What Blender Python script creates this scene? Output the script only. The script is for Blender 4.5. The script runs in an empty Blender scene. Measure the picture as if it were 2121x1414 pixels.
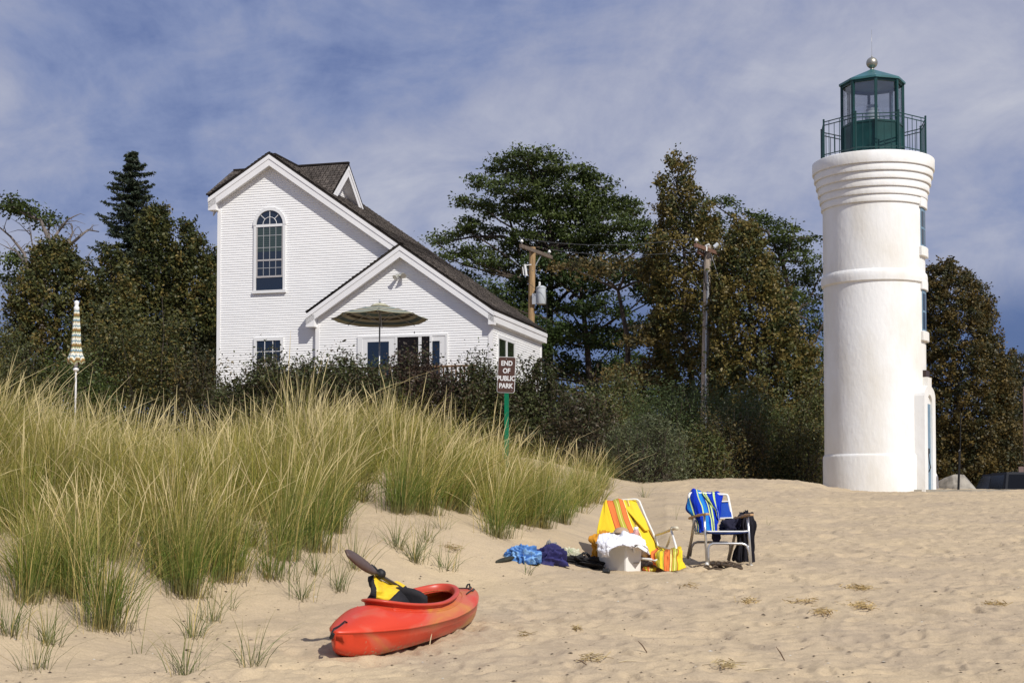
import bpy, bmesh, math, random
import numpy as np
from mathutils import Vector, Matrix
R=math.radians
rng=np.random.default_rng(7); random.seed(7)
scene=bpy.context.scene; COL=scene.collection
# ------------------------------------------------------------------ camera
F=3200.;CX=1060.5;CY=707.;PIT=R(2.2);HOR=1055.;EZ=1.65
SH=(HOR-CY)-F*math.tan(PIT)
cam=bpy.data.cameras.new('camera'); camo=bpy.data.objects.new('camera',cam); COL.objects.link(camo)
camo.location=(0,0,EZ); camo.rotation_euler=(math.pi/2+PIT,0,0)
cam.sensor_width=36; cam.lens=36*F/2121.; cam.shift_y=SH/2121.; cam.clip_end=6000; cam.clip_start=.1
scene.camera=camo
# ------------------------------------------------------------------ light
SUN_AZ=R(32); SUN_EL=R(42)            # azimuth measured right of straight-behind-the-camera
sdir=Vector((math.sin(SUN_AZ)*math.cos(SUN_EL),-math.cos(SUN_AZ)*math.cos(SUN_EL),math.sin(SUN_EL)))
sun=bpy.data.lights.new('sun','SUN'); sun.energy=4.2; sun.angle=R(.53); sun.color=(1,.96,.90)
so=bpy.data.objects.new('sun',sun); COL.objects.link(so); so.rotation_euler=sdir.to_track_quat('Z','Y').to_euler()
scene.view_settings.view_transform='Standard'; scene.view_settings.look='None'
scene.view_settings.exposure=0; scene.view_settings.gamma=1
W=bpy.data.worlds.new('World'); scene.world=W; W.use_nodes=True
def world():
    nt=W.node_tree; N=nt.nodes; L=nt.links; N.clear()
    out=N.new('ShaderNodeOutputWorld')
    bg=N.new('ShaderNodeBackground'); bg.inputs[1].default_value=.09
    sky=N.new('ShaderNodeTexSky'); sky.sky_type='NISHITA'; sky.sun_disc=False
    sky.sun_elevation=SUN_EL; sky.sun_rotation=math.pi-SUN_AZ; sky.ozone_density=3; sky.air_density=1.0; sky.dust_density=.3
    L.new(sky.outputs[0],bg.inputs[0])
    tc=N.new('ShaderNodeTexCoord')
    sp=N.new('ShaderNodeSeparateXYZ'); L.new(tc.outputs['Generated'],sp.inputs[0])
    def m(op,a,b=None,c=None):
        n=N.new('ShaderNodeMath'); n.operation=op
        for i,x in enumerate((a,b,c)):
            if x is None: continue
            if isinstance(x,(int,float)): n.inputs[i].default_value=x
            else: L.new(x,n.inputs[i])
        return n.outputs[0]
    zz=m('ADD',m('MAXIMUM',sp.outputs[2],0.),.50)
    cb=N.new('ShaderNodeCombineXYZ'); L.new(m('DIVIDE',sp.outputs[0],zz),cb.inputs[0]); L.new(m('DIVIDE',sp.outputs[1],zz),cb.inputs[1])
    def noise(scale,detail,rough,dist,vec,off=(0,0,0),sc=(1,1,1)):
        mp=N.new('ShaderNodeMapping'); mp.inputs['Location'].default_value=off; mp.inputs['Scale'].default_value=sc; L.new(vec,mp.inputs[0])
        n=N.new('ShaderNodeTexNoise'); n.inputs['Scale'].default_value=scale; n.inputs['Detail'].default_value=detail
        n.inputs['Roughness'].default_value=rough; n.inputs['Distortion'].default_value=dist; L.new(mp.outputs[0],n.inputs[0]); return n.outputs[0]
    n1=noise(2.3,11,.62,.3,cb.outputs[0],(3.1,1.7,0),(1,.75,1))
    n2=noise(1.2,4,.5,.2,cb.outputs[0],(5.3,4.1,0))
    n3=noise(9,9,.60,.5,cb.outputs[0],(1,5,0),(.8,1,1))
    v=m('ADD',m('ADD',m('MULTIPLY',n1,.66),m('MULTIPLY',n2,.36)),m('ADD',m('MULTIPLY',n3,.34),-.10))   # ~.6 mean
    cr=N.new('ShaderNodeValToRGB'); L.new(v,cr.inputs[0]); e=cr.color_ramp.elements
    e[0].position=.425; e[0].color=(.125,.18,.40,1)
    e[1].position=.75; e[1].color=(.70,.70,.76,1)
    a=cr.color_ramp.elements.new(.51); a.color=(.265,.32,.53,1)
    a=cr.color_ramp.elements.new(.60); a.color=(.43,.455,.60,1)
    bc=N.new('ShaderNodeBackground'); L.new(cr.outputs[0],bc.inputs[0]); bc.inputs[1].default_value=.92
    # cloud cover: breaks near the horizon where the clear blue sky shows under the cloud deck
    lo=N.new('ShaderNodeMapRange'); lo.interpolation_type='SMOOTHSTEP'; L.new(m('ADD',sp.outputs[2],m('MULTIPLY',m('SUBTRACT',n2,.5),.10)),lo.inputs[0])
    lo.inputs[1].default_value=.11; lo.inputs[2].default_value=.17; lo.inputs[3].default_value=.12; lo.inputs[4].default_value=.93
    mx=N.new('ShaderNodeMixShader'); L.new(lo.outputs[0],mx.inputs[0])
    # distant rain-blue air below the cloud deck
    db=N.new('ShaderNodeBackground'); db.inputs[0].default_value=(.065,.12,.33,1); db.inputs[1].default_value=.85
    m2=N.new('ShaderNodeMixShader'); m2.inputs[0].default_value=.12; L.new(db.outputs[0],m2.inputs[1]); L.new(bg.outputs[0],m2.inputs[2])
    m3=N.new('ShaderNodeMixShader'); m3.inputs[0].default_value=.9; L.new(bg.outputs[0],m3.inputs[1]); L.new(bc.outputs[0],m3.inputs[2])
    L.new(m2.outputs[0],mx.inputs[1]); L.new(m3.outputs[0],mx.inputs[2])
    L.new(mx.outputs[0],out.inputs[0])
world()
# ------------------------------------------------------------------ projection helpers
def ray(px,py):
    u=(px-CX)/F; v=(CY+SH-py)/F
    return np.array([u,math.cos(PIT)-v*math.sin(PIT),math.sin(PIT)+v*math.cos(PIT)])
def P(px,py,d):
    r=ray(px,py); r=r*(d/r[1]); return Vector((r[0],r[1],r[2]+EZ))
# ------------------------------------------------------------------ noise
def _h(ix,iy,s):
    n=(ix.astype(np.int64)*374761393+iy.astype(np.int64)*668265263+s*2147483647)&0xffffffff
    n=((n^(n>>13))*1274126177)&0xffffffff; n=n^(n>>16)
    return (n&0xffff)/65535.
def perlin(x,y,s=0):
    ix=np.floor(x);iy=np.floor(y);fx=x-ix;fy=y-iy
    def g(a,b):
        t=_h(ix+a,iy+b,s)*6.28318; return np.cos(t)*(fx-a)+np.sin(t)*(fy-b)
    u=fx*fx*fx*(fx*(fx*6-15)+10);v=fy*fy*fy*(fy*(fy*6-15)+10)
    return ((g(0,0)*(1-u)+g(1,0)*u)*(1-v)+(g(0,1)*(1-u)+g(1,1)*u)*v)*1.5
def fbm(x,y,s=0,o=4):
    r=0;a=1;t=0
    for i in range(o): r=r+a*perlin(x*2**i,y*2**i,s+i*7);t+=a;a*=.5
    return r/t
# ------------------------------------------------------------------ terrain
BY=[0,10.4,16,24,30,36,39,42,60,3000]; BZ=[-1.62,-1.0,-.60,-.14,.18,.53,.60,.58,.60,.60]
TY=[0,6,9.6,12.6,14,15.8,18,21,26,32,400]; TX=[-12,-6,-3.2,-1.7,-.7,.7,1.5,2.1,2.6,2.9,2.9]
def zbase(y): return np.interp(y,BY,BZ)
def toe(x,y): return (np.interp(y,TY,TX)+.25*perlin(y*.7,y*0+3.3,5)-x)*.78
def gmacro(x,y):
    x=np.asarray(x,float);y=np.asarray(y,float)
    s=toe(x,y)
    d=np.interp(s,[-.6,0,.5,1,2,4,8,14,40],[0,.03,.18,.38,.64,1.0,1.45,1.85,1.9])
    z=zbase(y)+d
    z=z+.05*fbm(x*.5,y*.5,11,2)
    u=x/np.maximum(y,1)
    z=z+.16*np.exp(-((y-36.5)/2.5)**2)*np.clip((.205-u)/.02,0,1)*np.clip((u-.07)/.05,0,1)
    z=z-.20*np.exp(-((y-38.)/3.5)**2)*np.clip((u-.2)/.02,0,1)
    z=z-(.52+.22*np.clip((u+.325)/.03,0,1))*np.clip((y-14)/9,0,1)*np.clip((-.13-u)/.07,0,1)*np.clip((60-y)/10,0,1)
    z=z+.24*np.exp(-((y-19.5)/3.5)**2)*np.exp(-((u+.085)/.05)**2)
    z=z-.30*np.clip((y-17)/3,0,1)*np.clip((u+.06)/.06,0,1)*np.clip((.10-u)/.03,0,1)*np.clip((34-y)/5,0,1)
    z=z-.95*np.clip((y-47)/5,0,1)*np.clip((u-.20)/.05,0,1)*np.clip((400-y)/100,0,1)
    return z
def pits(x,y,c,s,rad):
    gx=np.floor(x/c);gy=np.floor(y/c);r=np.zeros_like(x)
    for i in(-1,0,1):
        for j in(-1,0,1):
            a=gx+i;b=gy+j
            h1=_h(a,b,s);h2=_h(a,b,s+1);h3=_h(a,b,s+2);h4=_h(a,b,s+3)*3.14
            dx=x-(a+.15+.7*h1)*c;dy=y-(b+.15+.7*h2)*c
            ex=(dx*np.cos(h4)+dy*np.sin(h4))/1.5;ey=(-dx*np.sin(h4)+dy*np.cos(h4))
            q=(ex*ex+ey*ey)/(rad*rad)
            hh=np.where(h3>.35,h3,0.); r+=-hh*np.exp(-q*q)+.35*hh*np.exp(-(np.sqrt(q)-1.5)**2*5)
    return r
def gmicro(x,y):
    s=toe(x,y); beach=np.clip((-s+.3)/1.2,.12,1)
    wx=x+.12*perlin(x*2,y*2,60);wy=y+.12*perlin(x*2,y*2,61)
    z=.030*fbm(wx*1.1,wy*1.6,20,3)
    z=z+beach*(.028*pits(wx,wy,.40,30,.11)+.022*pits(wx,wy,.21,40,.055)+.022*fbm(wx*5,wy*6,50,4))
    z=z+.004*fbm(x*11,y*13,55,2)
    return z*np.clip((60-y)/20,0,1)
def gz(x,y):
    x=np.atleast_1d(np.asarray(x,float));y=np.atleast_1d(np.asarray(y,float))
    return gmacro(x,y)+gmicro(x,y)+EZ
def gz1(x,y): return float(gz(x,y)[0])
def G(px,d):
    x=(px-CX)/F*(d*math.cos(0)); return Vector((x,d,gz1(x,d)))
def GI(px,py):          # where the sight line meets the sand
    r=ray(px,py); ds=np.arange(5,60,.05); x=r[0]/r[1]*ds; z=r[2]/r[1]*ds+EZ; g=gmacro(x,ds)+EZ
    k=np.argmax(g>=z); d=ds[k] if (g>=z).any() else 40.
    x=r[0]/r[1]*d; return Vector((x,d,gz1(x,d)))
# ------------------------------------------------------------------ objects
def tag(o,label=None,cat=None,group=None,kind=None):
    if label:o['label']=label
    if cat:o['category']=cat
    if group:o['group']=group
    if kind:o['kind']=kind
    return o
def thing(name,label,cat,loc=(0,0,0),rz=0,group=None):
    o=bpy.data.objects.new(name,None); COL.objects.link(o); o.location=loc; o.rotation_euler=(0,0,rz); o.empty_display_size=.2
    return tag(o,label,cat,group)
def link(name,me,mats,parent=None,smooth=False):
    o=bpy.data.objects.new(name,me); COL.objects.link(o)
    for m in (mats if isinstance(mats,(list,tuple)) else [mats]): me.materials.append(m)
    if smooth: me.shade_smooth()
    if parent is not None:
        o.parent=parent
    return o
def local(o,parent):       # geometry was written in world space: bring it into the parent's frame
    if parent is None: return o
    m=Matrix.Translation(parent.location)@Matrix.Rotation(parent.rotation_euler[2],4,'Z')
    if parent.parent: m=Matrix.Translation(parent.parent.location)@Matrix.Rotation(parent.parent.rotation_euler[2],4,'Z')@m
    o.data.transform(m.inverted()); return o
class MB:
    def __init__(s): s.v=[];s.f=[];s.m=[];s.uv={}
    def add(s,vs,fs,mi=0):
        b=len(s.v); s.v+=[tuple(x) for x in vs]
        for f in fs: s.f.append([b+i for i in f]); s.m.append(mi)
        return b
    def box(s,c,d,mi=0,rot=None):
        x,y,z=d[0]/2,d[1]/2,d[2]/2
        vs=[Vector((i*x,j*y,k*z)) for i in(-1,1) for j in(-1,1) for k in(-1,1)]
        if rot is not None: vs=[rot@v for v in vs]
        c=Vector(c); vs=[v+c for v in vs]
        s.add(vs,[(0,1,3,2),(4,6,7,5),(0,4,5,1),(2,3,7,6),(0,2,6,4),(1,5,7,3)],mi); return s
    def bx(s,x0,x1,y0,y1,z0,z1,mi=0): return s.box(((x0+x1)/2,(y0+y1)/2,(z0+z1)/2),(abs(x1-x0),abs(y1-y0),abs(z1-z0)),mi)
    def bar(s,a,b,w,h,mi=0,up=(0,0,1)):
        a=Vector(a);b=Vector(b);d=(b-a);L=d.length;d.normalize();up=Vector(up)
        if abs(d.dot(up))>.98: up=Vector((1,0,0))
        x=d.cross(up).normalized();z=x.cross(d)
        rot=Matrix((x,d,z)).transposed(); return s.box((a+b)/2,(w,L,h),mi,rot)
    def tube(s,pts,r,n=8,mi=0,cap=True):
        pts=[Vector(p) for p in pts]; k=len(pts)
        rs=r if isinstance(r,(list,tuple,np.ndarray)) else [r]*k
        d0=(pts[1]-pts[0]).normalized(); up=Vector((0,0,1)) if abs(d0.z)<.9 else Vector((1,0,0))
        x=d0.cross(up).normalized(); rings=[]; b=len(s.v)
        for i,p in enumerate(pts):
            d=(pts[min(i+1,k-1)]-pts[max(i-1,0)]).normalized()
            x=(x-d*x.dot(d)).normalized(); y=d.cross(x)
            for j in range(n):
                t=2*math.pi*j/n; s.v.append(tuple(p+(x*math.cos(t)+y*math.sin(t))*float(rs[i])))
        for i in range(k-1):
            for j in range(n):
                a=b+i*n+j;c=b+i*n+(j+1)%n; s.f.append([a,c,c+n,a+n]); s.m.append(mi)
        if cap: s.f.append([b+j for j in range(n)][::-1]);s.m.append(mi); s.f.append([b+(k-1)*n+j for j in range(n)]);s.m.append(mi)
        return s
    def lathe(s,prof,n=48,c=(0,0,0),mi=0,a0=0,cap=True):
        b=len(s.v);k=len(prof)
        for r,z in prof:
            for j in range(n):
                t=a0+2*math.pi*j/n; s.v.append((c[0]+r*math.cos(t),c[1]+r*math.sin(t),c[2]+z))
        for i in range(k-1):
            for j in range(n):
                a=b+i*n+j;d=b+i*n+(j+1)%n; s.f.append([a,d,d+n,a+n]);s.m.append(mi)
        if cap: s.f.append([b+j for j in range(n)][::-1]);s.m.append(mi); s.f.append([b+(k-1)*n+j for j in range(n)]);s.m.append(mi)
        return s
    def prism(s,poly,f,t0,t1,mi=0):     # poly of 2D points, f(a,b,t)->3D
        n=len(poly); b=len(s.v)
        for t in(t0,t1):
            for p in poly: s.v.append(tuple(f(p[0],p[1],t)))
        s.f.append([b+i for i in range(n)]);s.m.append(mi); s.f.append([b+n+i for i in range(n)][::-1]);s.m.append(mi)
        for i in range(n):
            j=(i+1)%n; s.f.append([b+j,b+i,b+n+i,b+n+j]);s.m.append(mi)
        return s
    def build(s,name,mats,parent=None,smooth=False,world=False,bevel=0,auto=False):
        me=bpy.data.meshes.new(name); me.from_pydata(s.v,[],s.f)
        if isinstance(mats,(list,tuple)) and len(mats)>1: me.polygons.foreach_set('material_index',s.m)
        bm=bmesh.new(); bm.from_mesh(me); bmesh.ops.recalc_face_normals(bm,faces=bm.faces); bm.to_mesh(me); bm.free()
        o=link(name,me,mats,parent,smooth)
        if world: local(o,parent)
        if bevel:
            m=o.modifiers.new('b','BEVEL'); m.width=bevel; m.segments=2; m.limit_method='ANGLE'; m.angle_limit=R(40)
        if auto:
            try: me.set_sharp_from_angle(angle=R(40)); 
            except Exception: pass
        return o
def npmesh(name,V,Q,mats,parent=None,col=None,smooth=False,world=True,uv=None):
    me=bpy.data.meshes.new(name); V=np.ascontiguousarray(V,np.float32);Q=np.ascontiguousarray(Q,np.int32)
    k=Q.shape[1]; me.vertices.add(len(V)); me.vertices.foreach_set('co',V.ravel())
    me.loops.add(Q.size); me.loops.foreach_set('vertex_index',Q.ravel())
    me.polygons.add(len(Q)); me.polygons.foreach_set('loop_start',np.arange(0,Q.size,k,dtype=np.int32))
    me.update(calc_edges=True)
    if col is not None:
        a=me.color_attributes.new('tint','FLOAT_COLOR','POINT'); c=np.ones((len(V),4),np.float32); c[:,:3]=col; a.data.foreach_set('color',c.ravel())
    if uv is not None:
        u=me.uv_layers.new(name='UVMap'); u.data.foreach_set('uv',np.ascontiguousarray(uv[Q.ravel()],np.float32).ravel())
    o=link(name,me,mats,parent,smooth)
    if world: local(o,parent)
    return o
# ------------------------------------------------------------------ materials
def S(r,g,b): return tuple(((c/255)/12.92 if c/255<=.04045 else ((c/255+.055)/1.055)**2.4) for c in(r,g,b))
MC={}
def mat(name,col,rough=.6,metal=0,bump=0,bscale=30,var=0,vscale=5,spec=.4,col2=None,detail=4,coat=0,stretch=(1,1,1),thr=None):
    if name in MC:return MC[name]
    m=bpy.data.materials.new(name); m.use_nodes=True; nt=m.node_tree;N=nt.nodes;L=nt.links; b=N['Principled BSDF']
    b.inputs['Base Color'].default_value=(*col,1);b.inputs['Roughness'].default_value=rough;b.inputs['Metallic'].default_value=metal
    b.inputs['Specular IOR Level'].default_value=spec; b.inputs['Coat Weight'].default_value=coat
    tc=N.new('ShaderNodeTexCoord'); mp=N.new('ShaderNodeMapping'); mp.inputs['Scale'].default_value=stretch; L.new(tc.outputs['Object'],mp.inputs[0])
    if var or col2:
        n=N.new('ShaderNodeTexNoise');n.inputs['Scale'].default_value=vscale;n.inputs['Detail'].default_value=detail;n.inputs['Roughness'].default_value=.6;L.new(mp.outputs[0],n.inputs[0])
        cr=N.new('ShaderNodeValToRGB');L.new(n.outputs[0],cr.inputs[0])
        c2=col2 or tuple(max(0,c*(1-var)) for c in col)
        cr.color_ramp.elements[0].color=(*c2,1);cr.color_ramp.elements[1].color=(*col,1)
        t=thr or (.35,.62); cr.color_ramp.elements[0].position=t[0];cr.color_ramp.elements[1].position=t[1]
        L.new(cr.outputs[0],b.inputs['Base Color'])
    if bump:
        n=N.new('ShaderNodeTexNoise');n.inputs['Scale'].default_value=bscale;n.inputs['Detail'].default_value=5;L.new(mp.outputs[0],n.inputs[0])
        bp=N.new('ShaderNodeBump');bp.inputs['Strength'].default_value=bump;bp.inputs['Distance'].default_value=.01;L.new(n.outputs[0],bp.inputs['Height']);L.new(bp.outputs[0],b.inputs['Normal'])
    MC[name]=m;return m
def tintmat(name,trans=.25,rough=.55,spec=.25):
    if name in MC:return MC[name]
    m=bpy.data.materials.new(name); m.use_nodes=True; nt=m.node_tree;N=nt.nodes;L=nt.links; b=N['Principled BSDF']
    a=N.new('ShaderNodeAttribute');a.attribute_name='tint';L.new(a.outputs['Color'],b.inputs['Base Color'])
    b.inputs['Roughness'].default_value=rough;b.inputs['Specular IOR Level'].default_value=spec
    t=N.new('ShaderNodeBsdfTranslucent');L.new(a.outputs['Color'],t.inputs[0]);mx=N.new('ShaderNodeMixShader');mx.inputs[0].default_value=trans
    L.new(b.outputs[0],mx.inputs[1]);L.new(t.outputs[0],mx.inputs[2]);L.new(mx.outputs[0],N['Material Output'].inputs[0]);MC[name]=m;return m
def stripemat(name,stops,rough=.9,axis=0,bump=.4,rep=1.,bscale=120):
    """woven stripes running along one UV axis; stops = [(pos,colour)...] constant steps"""
    m=bpy.data.materials.new(name); m.use_nodes=True; nt=m.node_tree;N=nt.nodes;L=nt.links; b=N['Principled BSDF']
    b.inputs['Roughness'].default_value=rough;b.inputs['Specular IOR Level'].default_value=.15
    uv=N.new('ShaderNodeUVMap');sp=N.new('ShaderNodeSeparateXYZ');L.new(uv.outputs[0],sp.inputs[0])
    mu=N.new('ShaderNodeMath');mu.operation='MULTIPLY';L.new(sp.outputs[axis],mu.inputs[0]);mu.inputs[1].default_value=rep
    fr=N.new('ShaderNodeMath');fr.operation='FRACT';L.new(mu.outputs[0],fr.inputs[0])
    cr=N.new('ShaderNodeValToRGB');cr.color_ramp.interpolation='CONSTANT';L.new(fr.outputs[0],cr.inputs[0])
    e=cr.color_ramp.elements; e[0].position=stops[0][0];e[0].color=(*stops[0][1],1);e[1].position=stops[1][0];e[1].color=(*stops[1][1],1)
    for p,c in stops[2:]: x=e.new(p);x.color=(*c,1)
    L.new(cr.outputs[0],b.inputs['Base Color'])
    tc=N.new('ShaderNodeTexCoord');n=N.new('ShaderNodeTexNoise');n.inputs['Scale'].default_value=bscale;L.new(tc.outputs['Object'],n.inputs[0])
    bp=N.new('ShaderNodeBump');bp.inputs['Strength'].default_value=bump;bp.inputs['Distance'].default_value=.01;L.new(n.outputs[0],bp.inputs['Height']);L.new(bp.outputs[0],b.inputs['Normal'])
    return m
def glassmat(name,col=(.9,.95,1),alpha=.12,rough=.02):
    m=bpy.data.materials.new(name); m.use_nodes=True; nt=m.node_tree;N=nt.nodes;L=nt.links; N.clear()
    o=N.new('ShaderNodeOutputMaterial');t=N.new('ShaderNodeBsdfTransparent');t.inputs[0].default_value=(*col,1)
    g=N.new('ShaderNodeBsdfGlossy');g.inputs['Roughness'].default_value=rough;mx=N.new('ShaderNodeMixShader');mx.inputs[0].default_value=alpha
    L.new(t.outputs[0],mx.inputs[1]);L.new(g.outputs[0],mx.inputs[2]);L.new(mx.outputs[0],o.inputs[0]);return m
def sandmat():
    m=bpy.data.materials.new('sand'); m.use_nodes=True; nt=m.node_tree;N=nt.nodes;L=nt.links; b=N['Principled BSDF']
    b.inputs['Roughness'].default_value=.95;b.inputs['Specular IOR Level'].default_value=.1
    g=N.new('ShaderNodeNewGeometry')
    def noise(sc,det,ro=.6):
        n=N.new('ShaderNodeTexNoise');n.inputs['Scale'].default_value=sc;n.inputs['Detail'].default_value=det;n.inputs['Roughness'].default_value=ro;L.new(g.outputs['Position'],n.inputs[0]);return n.outputs[0]
    a=noise(.7,5);cr=N.new('ShaderNodeValToRGB');L.new(a,cr.inputs[0]);e=cr.color_ramp.elements
    e[0].position=.32;e[0].color=(.44,.35,.245,1);e[1].position=.68;e[1].color=(.565,.445,.285,1)
    f=noise(70,6,.8);c2=N.new('ShaderNodeValToRGB');L.new(f,c2.inputs[0]);e=c2.color_ramp.elements
    e[0].position=.34;e[0].color=(.62,.60,.58,1);e[1].position=.56;e[1].color=(1,1,1,1)
    mx=N.new('ShaderNodeMix');mx.data_type='RGBA';mx.blend_type='MULTIPLY';mx.inputs[0].default_value=.55
    L.new(cr.outputs[0],mx.inputs[6]);L.new(c2.outputs[0],mx.inputs[7])
    # scattered dark grains and specks
    v=N.new('ShaderNodeTexVoronoi');v.inputs['Scale'].default_value=14;L.new(g.outputs['Position'],v.inputs['Vector'])
    mm=N.new('ShaderNodeMath');mm.operation='LESS_THAN';L.new(v.outputs['Distance'],mm.inputs[0]);mm.inputs[1].default_value=.085
    k=noise(1.3,2);mk=N.new('ShaderNodeMath');mk.operation='GREATER_THAN';L.new(k,mk.inputs[0]);mk.inputs[1].default_value=.5
    mk2=N.new('ShaderNodeMath');mk2.operation='MULTIPLY';L.new(mm.outputs[0],mk2.inputs[0]);L.new(mk.outputs[0],mk2.inputs[1])
    m2=N.new('ShaderNodeMix');m2.data_type='RGBA';L.new(mk2.outputs[0],m2.inputs[0]);L.new(mx.outputs[2],m2.inputs[6]);m2.inputs[7].default_value=(.16,.11,.07,1)
    L.new(m2.outputs[2],b.inputs['Base Color'])
    add=N.new('ShaderNodeMath');add.operation='ADD';L.new(noise(16,6,.65),add.inputs[0])
    ml=N.new('ShaderNodeMath');ml.operation='MULTIPLY';L.new(noise(90,3,.7),ml.inputs[0]);ml.inputs[1].default_value=.25;L.new(ml.outputs[0],add.inputs[1])
    bp=N.new('ShaderNodeBump');bp.inputs['Strength'].default_value=.55;bp.inputs['Distance'].default_value=.03;L.new(add.outputs[0],bp.inputs['Height']);L.new(bp.outputs[0],b.inputs['Normal'])
    return m
# ------------------------------------------------------------------ ground, one sheet
def ground():
    ys=np.concatenate([[1.5,3,4.5,6,7],np.geomspace(7.8,44,820),np.geomspace(46,3000,40)])
    us=np.concatenate([-np.geomspace(4,.42,22),np.linspace(-.40,.40,640),np.geomspace(.42,4,22)])
    Y,U=np.meshgrid(ys,us,indexing='ij'); X=U*(Y+1.5)
    Z=gmacro(X,Y)+gmicro(X,Y)+EZ
    n,k=Y.shape; V=np.stack([X,Y,Z],-1).reshape(-1,3); i=np.arange((n-1)*k).reshape(n-1,k)[:,:-1].ravel()
    Q=np.stack([i,i+1,i+k+1,i+k],1)
    o=npmesh('sand_ground',V,Q,sandmat(),smooth=True); tag(o,kind='structure')
ground()
# ------------------------------------------------------------------ lighthouse
def lighthouse():
    D=41.8; k=D/F                      # metres per photo pixel at the tower
    ax=P(1814,1012,D); gx,gy=ax.x,ax.y
    def z(py,o=1.45): return P(1814,py,D-o).z
    z0=z(1018)
    T=thing('lighthouse','white round stucco lighthouse with green lantern room on the sand','lighthouse',(gx,gy,z0))
    Z=lambda py,o=1.45:z(py,o)-z0
    white=mat('stucco',(.83,.83,.81),.85,bump=1.,bscale=11,col2=(.72,.69,.62),vscale=.9,stretch=(1,1,.45),thr=(.3,.6))
    green=mat('green_paint',(.006,.048,.045),.35,spec=.5,var=.3,vscale=3)
    dgreen=mat('dark_green_paint',(.010,.045,.042),.4,spec=.5)
    r=103.6*k
    b=MB().lathe([(r,-.4),(r,Z(568)),(r,Z(408))],96); b.build('shaft',white,T,smooth=True,auto=True)
    b=MB().lathe([(r+.02,-.4),(r+.045,-.4),(r+.045,Z(944)),(r+.035,Z(941)),(r+.003,Z(938))],96,cap=False); b.build('plinth',white,T,smooth=True,auto=True)
    b=MB().lathe([(r+.002,Z(580)),(r+.05,Z(577)),(r+.06,Z(570)),(r+.06,Z(562)),(r+.045,Z(557)),(r+.002,Z(553))],96,cap=False); b.build('band_course',white,T,smooth=True,auto=True)
    # flared crown of stepped rings
    pr=[]; n=6; top=313; h=[24]+[15.5]*5; y=top; rr=[124.5,121,117.2,113.5,110,107]
    rings=[]; 
    for i in range(6):
        R0=rr[i]*k; y1=y+h[i]; rings.append((R0,y,y1)); y=y1
    prof=[(r-.02,Z(y+3)),(r+.01,Z(y+1))]
    for R0,ya,yb in reversed(rings):
        prof+=[(R0-.045,Z(yb)),(R0-.004,Z(yb)+.002),(R0,Z(yb)+.014),(R0,Z(ya)-.012),(R0-.008,Z(ya))]
    prof+=[(rr[0]*k-.05,Z(top)+.02)]
    MB().lathe(prof,128).build('gallery',white,T,smooth=True,auto=True)
    zg=Z(top)+.02                       # gallery floor
    view=math.atan2(-gy,-gx)            # direction from tower to camera
    def ang(a): return view+R(a)        # positive = towards the right side seen from the camera
    # lantern room
    a0=[6.5+45*i for i in range(8)]; rl=62.5*k; zt=zg+2.16; zs=zg+.98
    def pt(a,rad,zz): t=ang(a); return Vector((rad*math.cos(t),rad*math.sin(t),zz))
    glass=glassmat('lantern_glass',(.86,.87,.88),.14); 
    room=MB()
    for i in range(8):
        a,b_=a0[i],a0[(i+1)%8]
        room.bar(pt(a,rl,zg),pt(a,rl,zt),.075,.075,0,up=(math.cos(ang(a)),math.sin(ang(a)),0))
        for zz,hh in((zt-.05,.1),(zs,.06)): room.bar(pt(a,rl*.985,zz),pt(b_,rl*.985,zz),.05,hh)
    room.build('lantern_frame',green,T,bevel=.006)
    for i in range(8):
        a,b_=a0[i],a0[(i+1)%8]
        MB().bar(pt(a,rl*.975,(zg+zs)/2),pt(b_,rl*.975,(zg+zs)/2),.03,zs-zg).build('lower_panel',green,T)
        MB().bar(pt(a,rl*.965,(zs+zt)/2),pt(b_,rl*.965,(zs+zt)/2),.008,zt-zs-.12).build('glass_pane',glass,T)
    MB().lathe([(rl*.93,zg+.01),(rl*.93,zg+.03)],24).build('lantern_floor',mat('grey_floor',(.3,.3,.3),.8),T)
    # roof
    re=68.5*k; rf=MB(); n=8; n0=len(rf.v)
    ap=(0,0,zt+.42)
    vs=[pt(a,re,zt+.02) for a in a0]+[pt(a,re,zt-.035) for a in a0]+[pt(a,rl*.6,zt-.02) for a in a0]+[Vector(ap)]
    fs=[]
    for i in range(8):
        j=(i+1)%8; fs+=[(i,j,24),(8+i,8+j,j,i),(16+i,16+j,8+j,8+i)]
    fs.append(tuple(range(16,24)))
    rf.add(vs,fs); rf.build('lantern_roof',mat('copper_green',(.05,.16,.17),.38,spec=.5,var=.35,vscale=2.5),T)
    bl=MB().lathe([(.0001,0)]+[(.155*math.sin(math.pi*i/14),.155-.155*math.cos(math.pi*i/14)) for i in range(1,14)]+[(.0001,.31)],32,(0,0,zt+.43)); 
    bl.lathe([(.045,-.05),(.06,-.02),(.03,.02)],12,(0,0,zt+.43)).tube([(0,0,zt+.73),(0,0,zt+.80)],[.02,.008],8).tube([(0,0,zt+.79),(0,0,zt+1.5)],.0035,5)
    bl.build('ball_finial',mat('pewter',(.42,.40,.33),.42,metal=.85,bump=.1),T,smooth=True)
    # lamp inside
    lm=MB().lathe([(.12,0),(.12,.45),(.2,.5),(.2,.55),(.05,.56),(.05,.7),(.13,.75),(.15,.85)],20,(0,0,zg+.05)).build('lamp_pedestal',mat('steel',(.45,.45,.44),.3,metal=.9),T,smooth=True)
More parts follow.
